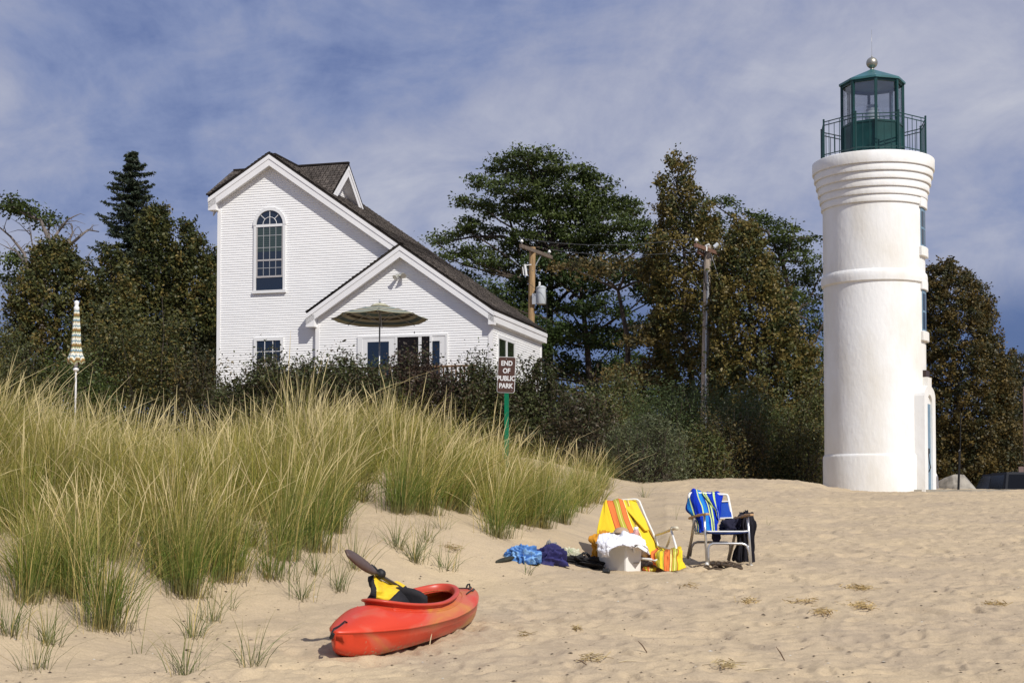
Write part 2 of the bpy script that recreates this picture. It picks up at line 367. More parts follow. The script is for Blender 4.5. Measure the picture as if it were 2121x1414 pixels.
    ml=MB().lathe([(.10,0),(.17,.08),(.20,.28),(.19,.45),(.12,.62),(.05,.70)],24,(0,0,zg+.90)); [ml.lathe([(.200-.05*abs(q-3)/3,.06+q*.1),(.215-.05*abs(q-3)/3,.085+q*.1),(.200-.05*abs(q-3)/3,.11+q*.1)],24,(0,0,zg+.86),cap=False) for q in range(7)]; ml.build('lens',mat('frosted_glass',(.62,.68,.68),.08,spec=.9),T,smooth=True)
    # railing
    v0=[-17.5+45*i for i in range(8)]; rp=111*k
    for i in range(8):
        a,c=v0[i],v0[(i+1)%8]
        p=MB().tube([pt(a,rp,zg-.06),pt(a,rp,zg+1.06)],.026,8).lathe([(.001,0),(.03,.02),(.03,.04),(.001,.06)],8,pt(a,rp,zg+1.05)); p.build('railing_post',dgreen,T)
        q=MB()
        for zz in(1.02,.93,.13): q.bar(pt(a,rp,zg+zz),pt(c,rp,zg+zz),.02,.022)
        for j in range(1,6):
            t=j/6; A=pt(a,rp,zg+.0)*(1-t)+pt(c,rp,zg+.0)*t
            up=1.02 if j%2 else .93
            q.tube([A+Vector((0,0,.06 if j%2 else .13)),A+Vector((0,0,up))],.0095,6)
        q.build('railing_panel',dgreen,T)
    # windows on the right flank
    def flank(phi,rad,t,zz):            # phi: facing; t: sideways (+ = away from the camera); rad outwards
        a=ang(phi); n=Vector((math.cos(a),math.sin(a),0)); s=Vector((-math.sin(a),math.cos(a),0))
        return n*rad+s*t+Vector((0,0,zz))
    blue=mat('pale_blue_paint',(.17,.27,.36),.5,var=.15)
    def curved(phi,r0,r1,hw,za,zb,mi=0,b=None,n=6):
        b=b or MB(); aw=math.degrees(hw/r)
        for i in range(n):
            p0=phi-aw+2*aw*i/n; p1=phi-aw+2*aw*(i+1)/n; vs=[pt(p,rr_,zz) for zz in(za,zb) for rr_ in(r0,r1) for p in(p0,p1)]
            b.add(vs,[(0,1,3,2),(4,6,7,5),(0,4,5,1),(2,3,7,6),(0,2,6,4),(1,5,7,3)],mi)
        return b
    for ph,ya,yb in((75,437,517),(77,605,690)):
        zb,za=Z(ya,.3),Z(yb,.3)
        w=curved(ph,r-.05,r+.015,.26,za,zb).build('window',blue,T)
        g=MB()
        for sgn in(-1,1):
            for f in(0,1): 
                c0=za+.06+(zb-za-.1)*f/2; curved(ph+sgn*5.4,r,r+.019,.085,c0,c0+(zb-za-.1)/2-.06,0,g,2)
        g.build('pane',mat('dark_glass',(.02,.03,.04),.08,spec=.8),w)
        curved(ph,r-.04,r+.07,.34,zb,zb+.26).build('hood',white,w,bevel=.02)
        curved(ph,r-.04,r+.085,.34,za-.26,za).build('sill',white,w,bevel=.02)
    # doorway block
    ph=75; rb=113*k; hw=.62; zt_=Z(822,.4)
    arch=[(-hw,-.4),(-.30,-.4),(-.30,zt_-.22)]+[(-.30*math.cos(t),zt_-.22+.26*math.sin(t)) for t in np.linspace(.3,math.pi-.3,9)]+[(.30,zt_-.22),(.30,-.4),(hw,-.4)]
    outer=[(hw,zt_-.02)]+[(hw*math.cos(t)*1.,zt_+.0+.24*math.sin(t)) for t in np.linspace(.35,math.pi-.35,11)]+[(-hw,zt_-.02)]
    sur=MB()
    def ff(a,zz,t): return flank(ph,t,a,zz)
    # side piers + arch head
    sur.prism([(-hw,-.4),(-.27,-.4),(-.27,zt_-.2),(-hw,zt_-.02)],ff,r*.8,rb); sur.prism([(.27,-.4),(hw,-.4),(hw,zt_-.02),(.27,zt_-.2)],ff,r*.8,rb)
    A=[(-.27*math.cos(t),zt_-.2+.24*math.sin(t)) for t in np.linspace(0,math.pi,13)]
    O=[(-hw*math.cos(t)*(1 if abs(math.cos(t))<.98 else 1),zt_-.02+.30*math.sin(t)) for t in np.linspace(0,math.pi,13)]
    for i in range(12): sur.prism([A[i],A[i+1],O[i+1],O[i]],ff,r*.8,rb)
    sur.prism([(-.22,zt_+.22),(.22,zt_+.22),(.22,zt_+.5),(-.22,zt_+.5)],ff,r*.9,r+.12)
    sur.build('door_surround',white,T)
    dr=MB().prism([(-.275,-.3),(.275,-.3),(.275,zt_-.2),(-.275,zt_-.2)],ff,r*.88,rb-.055).build('door',blue,T)
    MB().prism([(-.275,zt_-.28),(.275,zt_-.28),(.275,zt_+.04),(-.275,zt_+.04)],ff,r*.87,rb-.06).build('transom',mat('white_trim',(.8,.79,.76),.5),T)
    c=flank(ph,rb-.03,-.1,1.05); MB().tube([c,c+Vector((.02,0,-.25)),c+Vector((.05,-.02,-.4)),c+Vector((.0,0,-.52))],.014,6).bar(c+Vector((-.06,0,.04)),c+Vector((.03,0,.04)),.05,.14).build('door_handle',mat('black_metal',(.01,.01,.01),.4),dr)
    MB().prism([(-.2,Z(795,.3)),(.2,Z(795,.3)),(.2,Z(770,.3)),(-.2,Z(770,.3))],ff,r-.01,r+.075).build('plaque',mat('bronze_plaque',(.045,.028,.022),.5),T)
    return T
lighthouse()
def slab_and_rocks():
    D=40.6
    a=P(1790,1014,D); b=P(2062,1014,D); c=P(2095,1019,D-.4)
    zt=P(1900,1013,D).z
    s=MB().prism([(a.x,D),(b.x+.2,D),(b.x+.55,D+.5),(b.x+.6,D+5),(a.x,D+5)],lambda x,y,t:(x,y,t),zt-.5,zt-.005)
    o=s.build('concrete_slab',mat('concrete',(.36,.33,.27),.9,bump=.3,var=.3,vscale=3)); tag(o,'low concrete slab edge at the foot of the lighthouse','slab')
    # boulder
    rk=bmesh.new(); bmesh.ops.create_icosphere(rk,subdivisions=5,radius=1)
    for v in rk.verts:
        p=v.co.copy(); 
        for n,d in ((Vector((-.75,-.5,.35)),.70),(Vector((.1,-.8,.5)),.74),(Vector((.75,-.25,.6)),.72),(Vector((0,0,1)),.8),(Vector((-.4,.1,.9)),.78),(Vector((-.05,-.95,.1)),.8)):
            n=n.normalized(); q=p.dot(n)
            if q>d: p-=n*(q-d)*.93
        f=1+.035*float(fbm(np.array([p.x*2+p.z]),np.array([p.y*2-p.z]),3,4)[0]); v.co=p*f
    me=bpy.data.meshes.new('boulder'); rk.to_mesh(me); rk.free()
    o=link('boulder',me,mat('granite',(.36,.33,.28),.9,bump=.6,bscale=9,col2=(.17,.155,.135),vscale=2.2,detail=9,thr=(.36,.6)),smooth=True)
    p=P(1981,1012,43.5); o.location=(p.x,43.5,zt+.0); o.scale=(.66,.6,.62); tag(o,'grey granite boulder with a cracked face beside the lighthouse door','boulder')
    o.location.z=zt-.05
    p=P(1985,1012,42.3); q=P(1990,858,42.3); r_=P(1988,930,42.3)
    t=thing('metal_post','thin black pole with a short chain in front of the boulder','post',(p.x,42.3,zt-.05))
    MB().tube([(p.x,42.3,zt-.02),(r_.x,42.3,r_.z)],.032,8).tube([(r_.x+.01,42.3,r_.z-.1),(q.x,42.3,q.z)],.014,6).build('pole',mat('black_metal',(.01,.01,.01),.4),t,world=True)
    MB().tube([(r_.x,42.27,r_.z-.02),(r_.x-.05,42.25,r_.z-.06),(r_.x-.03,42.25,r_.z-.16)],.014,6).build('chain',mat('black_metal',(.01,.01,.01),.4),t,world=True)
    a=P(1936,978,43);b=P(1941,988,43); o=MB().tube([P(1930,968,43),a,b,P(1942,1013,43)],.03,8).build('handrail',mat('white_paint',(.8,.8,.8),.4)); tag(o,'white metal handrail between lighthouse door and boulder','handrail')
slab_and_rocks()
# ------------------------------------------------------------------ house
TH=R(16); C0=(-.6124,46.0)
def house():
    HB=1.0; MV=.12                               # base height above the eye line
    T=thing('house','white clapboard house with steep brown shingled roofs behind the dune grass','house',(C0[0],C0[1],EZ+HB),-TH)
    white=mat('white_siding',(.86,.855,.84),.5,var=.04,vscale=1.5); trim=mat('white_trim_board',(.82,.81,.80),.42,var=.05,vscale=2)
    shing=bpy.data.materials.new('cedar_shingle'); shing.use_nodes=True; N=shing.node_tree.nodes;L=shing.node_tree.links;b=N['Principled BSDF'];b.inputs['Roughness'].default_value=.9;b.inputs['Specular IOR Level'].default_value=.2
    uv=N.new('ShaderNodeUVMap'); br=N.new('ShaderNodeTexBrick');br.offset=.37;br.inputs['Scale'].default_value=1;br.inputs['Brick Width'].default_value=.16;br.inputs['Row Height'].default_value=.14;br.inputs['Mortar Size'].default_value=.012
    br.inputs['Color1'].default_value=(.165,.145,.13,1);br.inputs['Color2'].default_value=(.09,.08,.074,1);br.inputs['Mortar'].default_value=(.03,.025,.022,1);br.inputs['Bias'].default_value=-.1
    nd=N.new('ShaderNodeTexNoise');nd.inputs['Scale'].default_value=1.1;nd.inputs['Detail'].default_value=8;L.new(uv.outputs[0],nd.inputs[0])
    L.new(uv.outputs[0],br.inputs[0]);mx=N.new('ShaderNodeMix');mx.data_type='RGBA';mx.blend_type='MULTIPLY';mx.inputs[0].default_value=.8;cr=N.new('ShaderNodeValToRGB');cr.color_ramp.elements[0].position=.3;cr.color_ramp.elements[0].color=(.45,.42,.40,1);cr.color_ramp.elements[1].position=.7;cr.color_ramp.elements[1].color=(1.2,1.15,1.1,1)
    L.new(nd.outputs[0],cr.inputs[0]);L.new(br.outputs[0],mx.inputs[6]);L.new(cr.outputs[0],mx.inputs[7]);L.new(mx.outputs[2],b.inputs['Base Color'])
    bp=N.new('ShaderNodeBump');bp.inputs['Strength'].default_value=1;bp.inputs['Distance'].default_value=.02;L.new(br.outputs[1],bp.inputs['Height']);bp.invert=True;L.new(bp.outputs[0],b.inputs['Normal'])
    rr=random.Random(3)
    z_=lambda z:z-HB
    def siding(name,poly,frame,label=None,exp=.0755,out=.017,parent=T,core=.0):
        """lapped boards: poly (a,z) convex, frame(a,z,o)->xyz with o = outwards"""
        zs=[p[1] for p in poly]; z=min(zs); b=MB(); n=len(poly)
        def span(zz):
            xs=[]
            for i in range(n):
                (x0,y0),(x1,y1)=poly[i],poly[(i+1)%n]
                if (y0-zz)*(y1-zz)<0: xs.append(x0+(x1-x0)*(zz-y0)/(y1-y0))
            return (min(xs),max(xs)) if len(xs)>=2 else None
        zt=max(zs)
        while z<zt-.01:
            z1=min(z+exp,zt-.004); s0=span(z+.0007);s1=span(z1-.0007)
            if s0 and s1:
                j=out
                b.add([frame(s0[0],z,j),frame(s0[1],z,j),frame(s1[1],z1,.003),frame(s1[0],z1,.003),frame(s0[0],z,.0),frame(s0[1],z,.0)],[(0,1,2,3),(4,5,1,0)])
            z=z1 if z1<z+exp-1e-6 else z+exp
        return b
    low=[(-5.64,0),(0,0),(0,z_(5.83)),(-2.83,z_(7.80)),(-5.64,z_(5.95))]
    mainp=[(-9.06,0),(-2.6,0),(-2.6,z_(7.6)),(-7.22,z_(10.90)),(-9.06,z_(9.75))]
    # core walls (solid, a bit behind the boards)
    core=MB()
    core.prism(low,lambda a,z,t:(a,t,z),.02,1.2)
    core.prism([(-9.04,0),(-.02,0),(-.02,z_(5.80)),(-7.22,z_(10.86)),(-9.04,z_(9.72))],lambda a,z,t:(a,t,z),.14,5.7)
    for bb in (siding('a',low,lambda a,z,o:(a,-o,z)),siding('b',mainp,lambda a,z,o:(a,MV-o,z)),siding('c',[(0,0),(5.72,0),(5.72,z_(5.75)),(0,z_(5.75))],lambda a,z,o:(o,a,z)),
               siding('d',[(MV,0),(5.7,0),(5.7,z_(9.65)),(MV,z_(9.65))],lambda a,z,o:(-9.06-o,a,z)),siding('e',[(0,0),(MV,0),(MV,z_(5.8)),(0,z_(5.8))],lambda a,z,o:(-5.64-o,a,z))):
        core.add(bb.v,bb.f)
    core.build('wall',white,T)
    # corner boards
    for x,y,zt in((-5.64,0,5.95),(0,0,5.80),(-9.06,MV,9.70),(0,5.72,5.75)):
        sx=-.03 if x<-1 else .03; fy=-.03 if y<1 else .03
        MB().bx(x-sx*3,x+sx,y+fy,y-fy*2,-.05,z_(zt)).build('corner_board',trim,T)
    # roofs: slabs with uv in metres
    def slab(name,c,th,parent=T,jag=True):
        # c: eave0, eave1, ridge1, ridge0 ; thin slab of shingles laid in courses
        c=[Vector(p) for p in c]; n=(c[1]-c[0]).cross(c[3]-c[0]).normalized()
        if n.z<0:n=-n
        up=(c[3]-c[0]); L=up.length; rows=max(2,int(L/.14)); V=[];Q=[];UV=[]
        W_=max(2,int((c[1]-c[0]).length/.16))
        for i in range(rows):
            t0=i/rows;t1=(i+1)/rows
            for j in range(W_):
                s0=j/W_;s1=(j+1)/W_-.004
                w0=.022+rr.uniform(-.008,.012); dj=rr.uniform(-.012,.006)/L
                def p(s,t,o): a=c[0].lerp(c[1],s);b2=c[3].lerp(c[2],s);return a.lerp(b2,t)+n*o
                q=[p(s0,max(0,t0+dj),w0),p(s1,max(0,t0+dj),w0),p(s1,t1+.01,.006),p(s0,t1+.01,.006),p(s0,max(0,t0+dj),-.005),p(s1,max(0,t0+dj),-.005)]
                b0=len(V);V+=[tuple(x) for x in q];Q+=[[b0,b0+1,b0+2,b0+3],[b0+4,b0+5,b0+1,b0]]
                wd=(c[1]-c[0]).length
                UV+=[(s0*wd,t0*L),(s1*wd,t0*L),(s1*wd,t1*L),(s0*wd,t1*L),(s0*wd,t0*L),(s1*wd,t0*L)]
        b0=len(V); 
        for o in(0,-th):
            for p_ in c: V.append(tuple(p_+n*o)); UV.append((0,0))
        Q+=[[b0,b0+1,b0+2,b0+3],[b0+7,b0+6,b0+5,b0+4]]+[[b0+i,b0+(i+1)%4,b0+4+(i+1)%4,b0+4+i] for i in range(4)]
        return npmesh(name,np.array(V),np.array(Q),shing,parent,world=False,uv=np.array(UV))
    mr=11.15; sR=.704; zr=lambda u:z_(mr-sR*(u+7.22)); sL=.60; zl=lambda u:z_(mr-sL*(-7.22-u))
    vb=5.98
    # main right plane down to the side eave; the part in front of the main facade starts at the low gable ridge
    slab('roof',[(.14,vb,zr(.14)),(.14,-.27,zr(.14)),(-2.83,-.27,zr(-2.83)),(-2.83,vb,zr(-2.83))],.045)
    slab('roof',[(-2.83,vb,zr(-2.83)),(-2.83,-.15,zr(-2.83)),(-7.22,-.15,zr(-7.22)),(-7.22,vb,zr(-7.22))],.045)
    slab('roof',[(-9.31,-.15,zl(-9.31)),(-9.31,vb,zl(-9.31)),(-7.22,vb,zl(-7.22)),(-7.22,-.15,zl(-7.22))],.045)
    lg=zr(-2.83); sl=.645
    slab('roof',[(-5.9,-.27,lg-sl*3.07),(-5.9,.14,lg-sl*3.07),(-2.83,.14,lg),(-2.83,-.27,lg)],.045)
    # cross gable
    cz=z_(11.15); hv=1.5; cs=.90; vc=2.06
    slab('roof',[(-9.38,-.14,z_(9.94)),(-9.06,.18,z_(9.96)),(-9.06,vc,cz),(-9.55,vc,cz)],.03); slab('roof',[(-9.06,vc-hv,cz-cs*hv),(-5.42,vc-hv,cz-cs*hv),(-5.42,vc,cz),(-9.06,vc,cz)],.045)
    slab('roof',[(-9.48,vc+hv,cz-cs*hv),(-5.42,vc+hv,cz-cs*hv),(-5.42,vc,cz),(-9.48,vc,cz)],.045)
    MB().bar((-9.5,vc,cz+.03),(-5.42,vc,cz+.03),.12,.05).build('ridge_cap',shing,T)
    MB().bar((-7.22,.22,z_(mr)+.02),(-7.22,vb,z_(mr)+.02),.12,.05).build('ridge_cap',shing,T)
    gb=MB()
    gb.prism([(vc-hv+.3,cz-cs*(hv-.12)-.4),(vc+hv-.3,cz-cs*(hv-.12)-.4),(vc,cz-.16)],lambda a,z,t:(t,a,z),-9.3,-5.78)
    x=siding('g',[(vc-hv+.15,cz-cs*(hv-.02)-.3),(vc+hv-.15,cz-cs*(hv-.02)-.3),(vc,cz-.16)],lambda a,z,o:(-5.78+o,a,z)); gb.add(x.v,x.f)
    gb.build('gable_wall',white,T)
    # rake and eave trim: frieze (lower, wide) + shadow board (upper, narrow, proud)
    def rake(u0,z0,u1,z1,v,parent=T,ax='u',depth=.24):
        A=lambda a,z,t:(a,t,z) if ax=='u' else (t,a,z)
        s=1 if ax=='u' else -1
        def q(d0,d1): return [(u0,z0-d0),(u1,z1-d0),(u1,z1-d1),(u0,z0-d1)]
        b=MB().prism(q(.075,.21),A,v-.018*s,v+.03*s).prism(q(.21,.42),A,v,v+.03*s)
        # soffit board
        b.prism(q(.36,.385),A,v+.031*s,v+depth*s)
        return b.build('rake_trim',trim,parent)
    zL=lambda u:lg-sl*(-2.83-u)
    rake(-2.83,lg,.14,zr(.14),-.25); rake(-5.9,zL(-5.9),-2.83,lg,-.25)
    rake(-7.22,z_(mr),-2.6,zr(-2.6),-.13); rake(-9.31,zl(-9.31),-7.22,z_(mr),-.13)
    rake(vc-hv,cz-cs*hv,vc,cz,-5.44,ax='v',depth=.33); rake(vc,cz,vc+hv,cz-cs*hv,-5.44,ax='v',depth=.33)
    rake(vc-hv,cz-cs*hv,vc,cz,-9.46,ax='v',depth=-.0)
    # boxed eave returns
    MB().bx(-.03,.14,-.25,.0,zr(.14)-.47,zr(.14)-.09).build('eave_return',trim,T)
    MB().bx(-5.9,-5.62,-.25,.02,zL(-5.9)-.46,zL(-5.9)-.09).build('eave_return',trim,T)
    MB().bx(-9.31,-9.04,-.13,MV+.02,zl(-9.31)-.46,zl(-9.31)-.09).build('eave_return',trim,T)
    # side eave fascia + soffit on the right
    MB().bx(.11,.145,.002,5.95,zr(.14)-.40,zr(.14)-.10).bx(.146,.165,-.26,5.97,zr(.14)-.20,zr(.14)-.075).bx(.0,.11,.002,5.7,zr(.14)-.42,zr(.14)-.39).build('eave_trim',trim,T)
    MB().bx(-9.31,-9.27,.14,5.9,zl(-9.31)-.40,zl(-9.31)-.08).build('eave_trim',trim,T)
    # ---- windows
    dark=mat('window_glass',(.012,.02,.035),.06,spec=.9); gw=mat('window_frame_white',(.74,.74,.73),.4); grey=mat('sash_grey',(.30,.29,.28),.5)
    # arched window on main wall: plane v=MV
    def W_(name,parent,boxes,m): 
        b=MB()
        for x0,x1,za,zb,o0,o1,v in boxes: b.bx(x0,x1,v-o1,v-o0,za,zb)
        return b.build(name,m,parent)
    uc=-7.28; hw=.49; zb0,zs_,ztop=z_(6.85),z_(8.90),z_(9.42)
    fr=MB(); v=MV
    fr.bx(uc-hw-.05,uc-hw+.03,v-.06,v,zb0,zs_).bx(uc+hw-.03,uc+hw+.05,v-.06,v,zb0,zs_).bx(uc-hw-.08,uc+hw+.08,v-.09,v,zb0-.09,zb0)
    fr.bx(uc-hw+.03,uc+hw-.03,v-.055,v,zs_-.055,zs_+.025)
    a=[(math.cos(t),math.sin(t)) for t in np.linspace(0,math.pi,25)]
    for i in range(24): fr.prism([(uc+a[i][0]*(hw-.03),zs_+a[i][1]*(hw-.03)),(uc+a[i+1][0]*(hw-.03),zs_+a[i+1][1]*(hw-.03)),(uc+a[i+1][0]*(hw+.07),zs_+a[i+1][1]*(hw+.07)),(uc+a[i][0]*(hw+.07),zs_+a[i][1]*(hw+.07))],lambda x,z,t:(x,t,z),v-.07,v)
    fr=fr.build('arched_window',gw,T)
    g=MB().bx(uc-hw+.03,uc+hw-.03,v-.028,v-.024,zb0,zs_-.05); g.prism([(uc+x*(hw-.03),zs_+.02+y*(hw-.05)) for x,y in a],lambda x,z,t:(x,t,z),v-.028,v-.024); g.build('pane',dark,fr)
    # blind behind upper sash
    bl=MB(); 
    for i in range(12): bl.bx(uc-hw+.05,uc+hw-.05,v-.032,v-.030,zs_-.10-i*.062-.045,zs_-.10-i*.062)
    bl.build('blind',mat('blind_green',(.05,.075,.065),.25,spec=.6),fr)
    sb=MB(); mid=zb0+(zs_-zb0)*.46; open_=zb0+.40
    sb.bx(uc-hw+.03,uc-hw+.075,v-.045,v-.033,open_,zs_-.06).bx(uc+hw-.075,uc+hw-.03,v-.045,v-.033,open_,zs_-.06).bx(uc-hw+.075,uc+hw-.075,v-.046,v-.033,mid-.02,mid+.03).bx(uc-hw+.075,uc+hw-.075,v-.05,v-.033,open_,open_+.055)
    sb.build('sash',mat('sash_stone',(.42,.40,.39),.5),fr)
    mu=MB()
    for i in(1,2,3):
        x=uc-hw+.07+(2*hw-.14)*i/4; mu.bx(x-.009,x+.009,v-.041,v-.034,open_+.05,zs_-.06)
    for zz in(mid+.40,mid+.78,(mid+open_)/2+.03): mu.bx(uc-hw+.07,uc+hw-.07,v-.040,v-.0345,zz-.009,zz+.009)
    mu.build('glazing_bar',mat('muntin_grey',(.35,.36,.37),.5),fr)
    fb=MB()
    for t in (math.pi/2,math.pi*.25,math.pi*.75): fb.bar((uc+.22*math.cos(t)*(0 if t==math.pi/2 else 1),v-.038,zs_+.03+.22*math.sin(t)*(0 if t==math.pi/2 else 1)),(uc+.46*math.cos(t),v-.038,zs_+.03+.44*math.sin(t)),.018,.012,up=(0,1,0))
    fb.tube([(uc+.23*math.cos(t),v-.038,zs_+.03+.22*math.sin(t)) for t in np.linspace(0,math.pi,14)],.010,6)
    fb.build('fan_bar',gw,fr)
    # small double-hung window lower left
    x0,x1,za,zb=-7.80,-6.79,z_(3.5),z_(5.37)
    fr=MB(); v=MV
    fr.bx(x0,x0+.1,v-.06,v,za,zb).bx(x1-.1,x1,v-.06,v,za,zb).bx(x0+.1,x1-.1,v-.06,v,zb-.1,zb).bx(x0-.02,x1+.02,v-.08,v,za-.08,za).bx(x0+.1,x1-.1,v-.055,v,z_(4.50)-.05,z_(4.50)+.08)
    fr=fr.build('window',gw,T)
    MB().bx(x0+.1,x1-.1,v-.03,v-.026,za,zb-.1).build('pane',dark,fr)
    m_=MB()
    for i in(1,2): m_.bx(x0+.1+.82*i/3-.01,x0+.1+.82*i/3+.01,v-.042,v-.031,z_(4.58),zb-.1)
    m_.bx(x0+.1,x1-.1,v-.040,v-.0315,z_(4.93)-.01,z_(4.93)+.01); m_.build('glazing_bar',gw,fr)
    # sliding patio doors
    x0,x1,zb,za=-4.27,-1.37,z_(5.30),z_(3.15); v=0
    fr=MB().bx(x0,x0+.16,v-.05,v,za,zb).bx(x1-.07,x1,v-.05,v,za,zb).bx(x0+.16,x1-.07,v-.05,v,zb-.07,zb).bx(-3.05,-2.98,v-.05,v,za,zb-.07).bx(-1.93,-1.86,v-.07,v,za,zb-.07).build('sliding_door',gw,T)
    lf=MB()
    lf.bx(-4.11,-3.95,v-.04,v-.008,za,zb-.07).bx(-3.25,-3.05,v-.04,v-.008,za,zb-.07).bx(-3.95,-3.25,v-.04,v-.008,zb-.19,zb-.07); lf.bx(-2.30,-2.20,v-.04,v-.008,za,zb-.07).bx(-1.62,-1.44,v-.035,v-.008,za,zb-.07).bx(-1.86,-1.62,v-.035,v-.008,zb-.22,zb-.07).build('door_leaf',gw,fr)
    MB().bx(-3.95,-3.25,v-.028,v-.022,za,zb-.19).build('pane',dark,fr); MB().bx(-1.86,-1.62,v-.028,v-.022,za,zb-.22).build('pane',dark,fr)
    MB().bx(-2.98,-2.30,v-.030,v-.026,za,zb-.07).bx(-2.20,-1.93,v-.030,v-.026,za,zb-.07).build('room_shade_panel',mat('room_shade_black',(.008,.006,.007),.5,spec=.2),fr)  # flat near-black panels over the wall stand in for the unlit room
    # side window (face u=0)
    y0,y1,za,zb=.55,2.45,z_(3.9),z_(5.27); u=0
    fr=MB().bx(u,u+.05,y0,y0+.09,za,zb).bx(u,u+.05,y1-.09,y1,za,zb).bx(u,u+.05,y0+.09,y1-.09,zb-.09,zb).bx(u,u+.05,(y0+y1)/2-.06,(y0+y1)/2+.06,za,zb-.09).bx(u,u+.07,y0,y1,za-.07,za).build('window',gw,T)
    MB().bx(u+.024,u+.028,y0+.09,y1-.09,za,zb-.09).build('pane',mat('painted_leaf_reflection',(.03,.045,.02),.12,spec=.9,col2=(.008,.012,.008),vscale=9),fr)  # leaf reflection painted into the pane as mottled green base colour
    # downpipe / porch brace on the side
    MB().tube([(.08,3.1,z_(3.9)),(.12,3.6,z_(3.3)),(.5,3.6,z_(3.2))],.04,8).build('downpipe',trim,T)
    # floodlight
    fl=MB().lathe([(.07,0),(.07,.03),(.001,.05)],14).build('floodlight',mat('aluminium',(.55,.55,.5),.35,metal=.6),T); fl.location=(-2.86,-.02,z_(7.12)); fl.rotation_euler=(R(90),0,0)
    for s in(-1,1):
        c=Vector((-2.86+s*.10,-.15,z_(7.10)+.02*s)); d=Vector((s*.35,-.6,-.45)).normalized()
        b=MB().tube([(-2.86,-.04,z_(7.12)),c],.018,6).tube([c-d*.09,c-d*.03,c+d*.05,c+d*.10],[.03,.05,.06,.085],12)
        b.build('lamp_head',mat('aluminium',(.55,.55,.5),.35,metal=.6),T)
    return T
HT=house()
def HW(u,v,z):   # house frame (z above eye line) -> world
    return Vector((C0[0]+u*math.cos(TH)+v*math.sin(TH),C0[1]-u*math.sin(TH)+v*math.cos(TH),z+EZ))
def deck():
    T=thing('wooden_deck','weathered brown wooden deck railing in front of the patio doors','deck',HW(-2.5,-1.5,1.2),-TH)
    wd=mat('deck_wood',(.24,.14,.08),.8,var=.4,vscale=4,bump=.3)
    A=lambda u,v,z:(u+2.5,v+1.5,z-1.2)
    b=MB()
    for i in range(18): b.bx(-4.2+2.5,.3+2.5,-2.6+1.5+i*.14,-2.6+1.5+i*.14+.13,1.90,1.94)
    b.build('floor_boards',wd,T)
    zt=4.05
    for x in(-4.2,-2.7,-1.2,.25):
        MB().bx(x+2.45,x+2.55,-2.65+1.5,-2.55+1.5,-.6,zt-1.2-.02).build('post',wd,T)
    r=MB().bx(-1.75,2.85,-2.68+1.5,-2.52+1.5,zt-1.2-.02,zt-1.2+.03).bx(-1.7,2.8,-1.13,-1.07,2.1,2.18)
    r.build('handrail',wd,T)
    r=MB()
    for i in range(36): r.bx(-1.66+i*.125,-1.62+i*.125,-1.12,-1.08,2.1,zt-1.22)
    r.build('balusters',wd,T)
deck()
# ------------------------------------------------------------------ foliage
leafm=tintmat('foliage',.22,.5,.3); barkm=mat('bark',(.085,.065,.05),.95,bump=.8,bscale=12,var=.5,vscale=6); greybark=mat('grey_bark',(.20,.17,.15),.95,bump=.6,bscale=12,var=.4,vscale=5)
def leafquads(C,size,aspect,col,n=None,droop=0):
    """one rhombic leaf per centre, random attitude"""
    N=len(C); a=rng.normal(size=(N,3)); a[:,2]=a[:,2]*.8-droop; a/=np.linalg.norm(a,axis=1)[:,None]
    b=rng.normal(size=(N,3)); b-=a*(a*b).sum(1)[:,None]; b/=np.linalg.norm(b,axis=1)[:,None]
    s=(size*rng.uniform(.6,1.3,N))[:,None]
    V=np.stack([C-a*s*.5,C+b*s*aspect*.5,C+a*s*.5,C-b*s*aspect*.5],1).reshape(-1,3)
    Q=np.arange(4*N).reshape(N,4); return V,Q,np.repeat(col,4,0)
def cols(N,pal,w=None,j=.13,clump=None):
    pal=np.array(pal,float); i=rng.choice(len(pal),N,p=w) if clump is None else clump
    c=pal[i]*(1+rng.normal(0,j,(N,1))); return np.clip(c,.004,1)
GRN=[(.056,.080,.018),(.078,.102,.024),(.038,.056,.014)]
GOLD=[(.155,.118,.032),(.092,.092,.026),(.048,.058,.018),(.175,.135,.036)]
OLIVE=[(.085,.090,.028),(.060,.070,.022),(.11,.095,.03)]
BROWN=[(.115,.084,.026),(.070,.060,.022),(.042,.045,.017),(.15,.105,.03)]
SPR=[(.026,.042,.024),(.036,.052,.026),(.05,.06,.03)]
def limb(b,a,c,r0,r1,sag=.1,n=6):
    a=Vector(a);c=Vector(c);pts=[];L=(c-a).length
    o=Vector((random.uniform(-1,1),random.uniform(-1,1),random.uniform(-.4,.6)))*L*sag
    for i in range(n+1):
        t=i/n; p=a.lerp(c,t)+o*math.sin(math.pi*t)+Vector((random.uniform(-1,1),random.uniform(-1,1),random.uniform(-1,1)))*L*.018*(0<i<n); pts.append(p)
    b.tube(pts,[r0+(r1-r0)*i/n for i in range(n+1)],6,cap=False); return pts
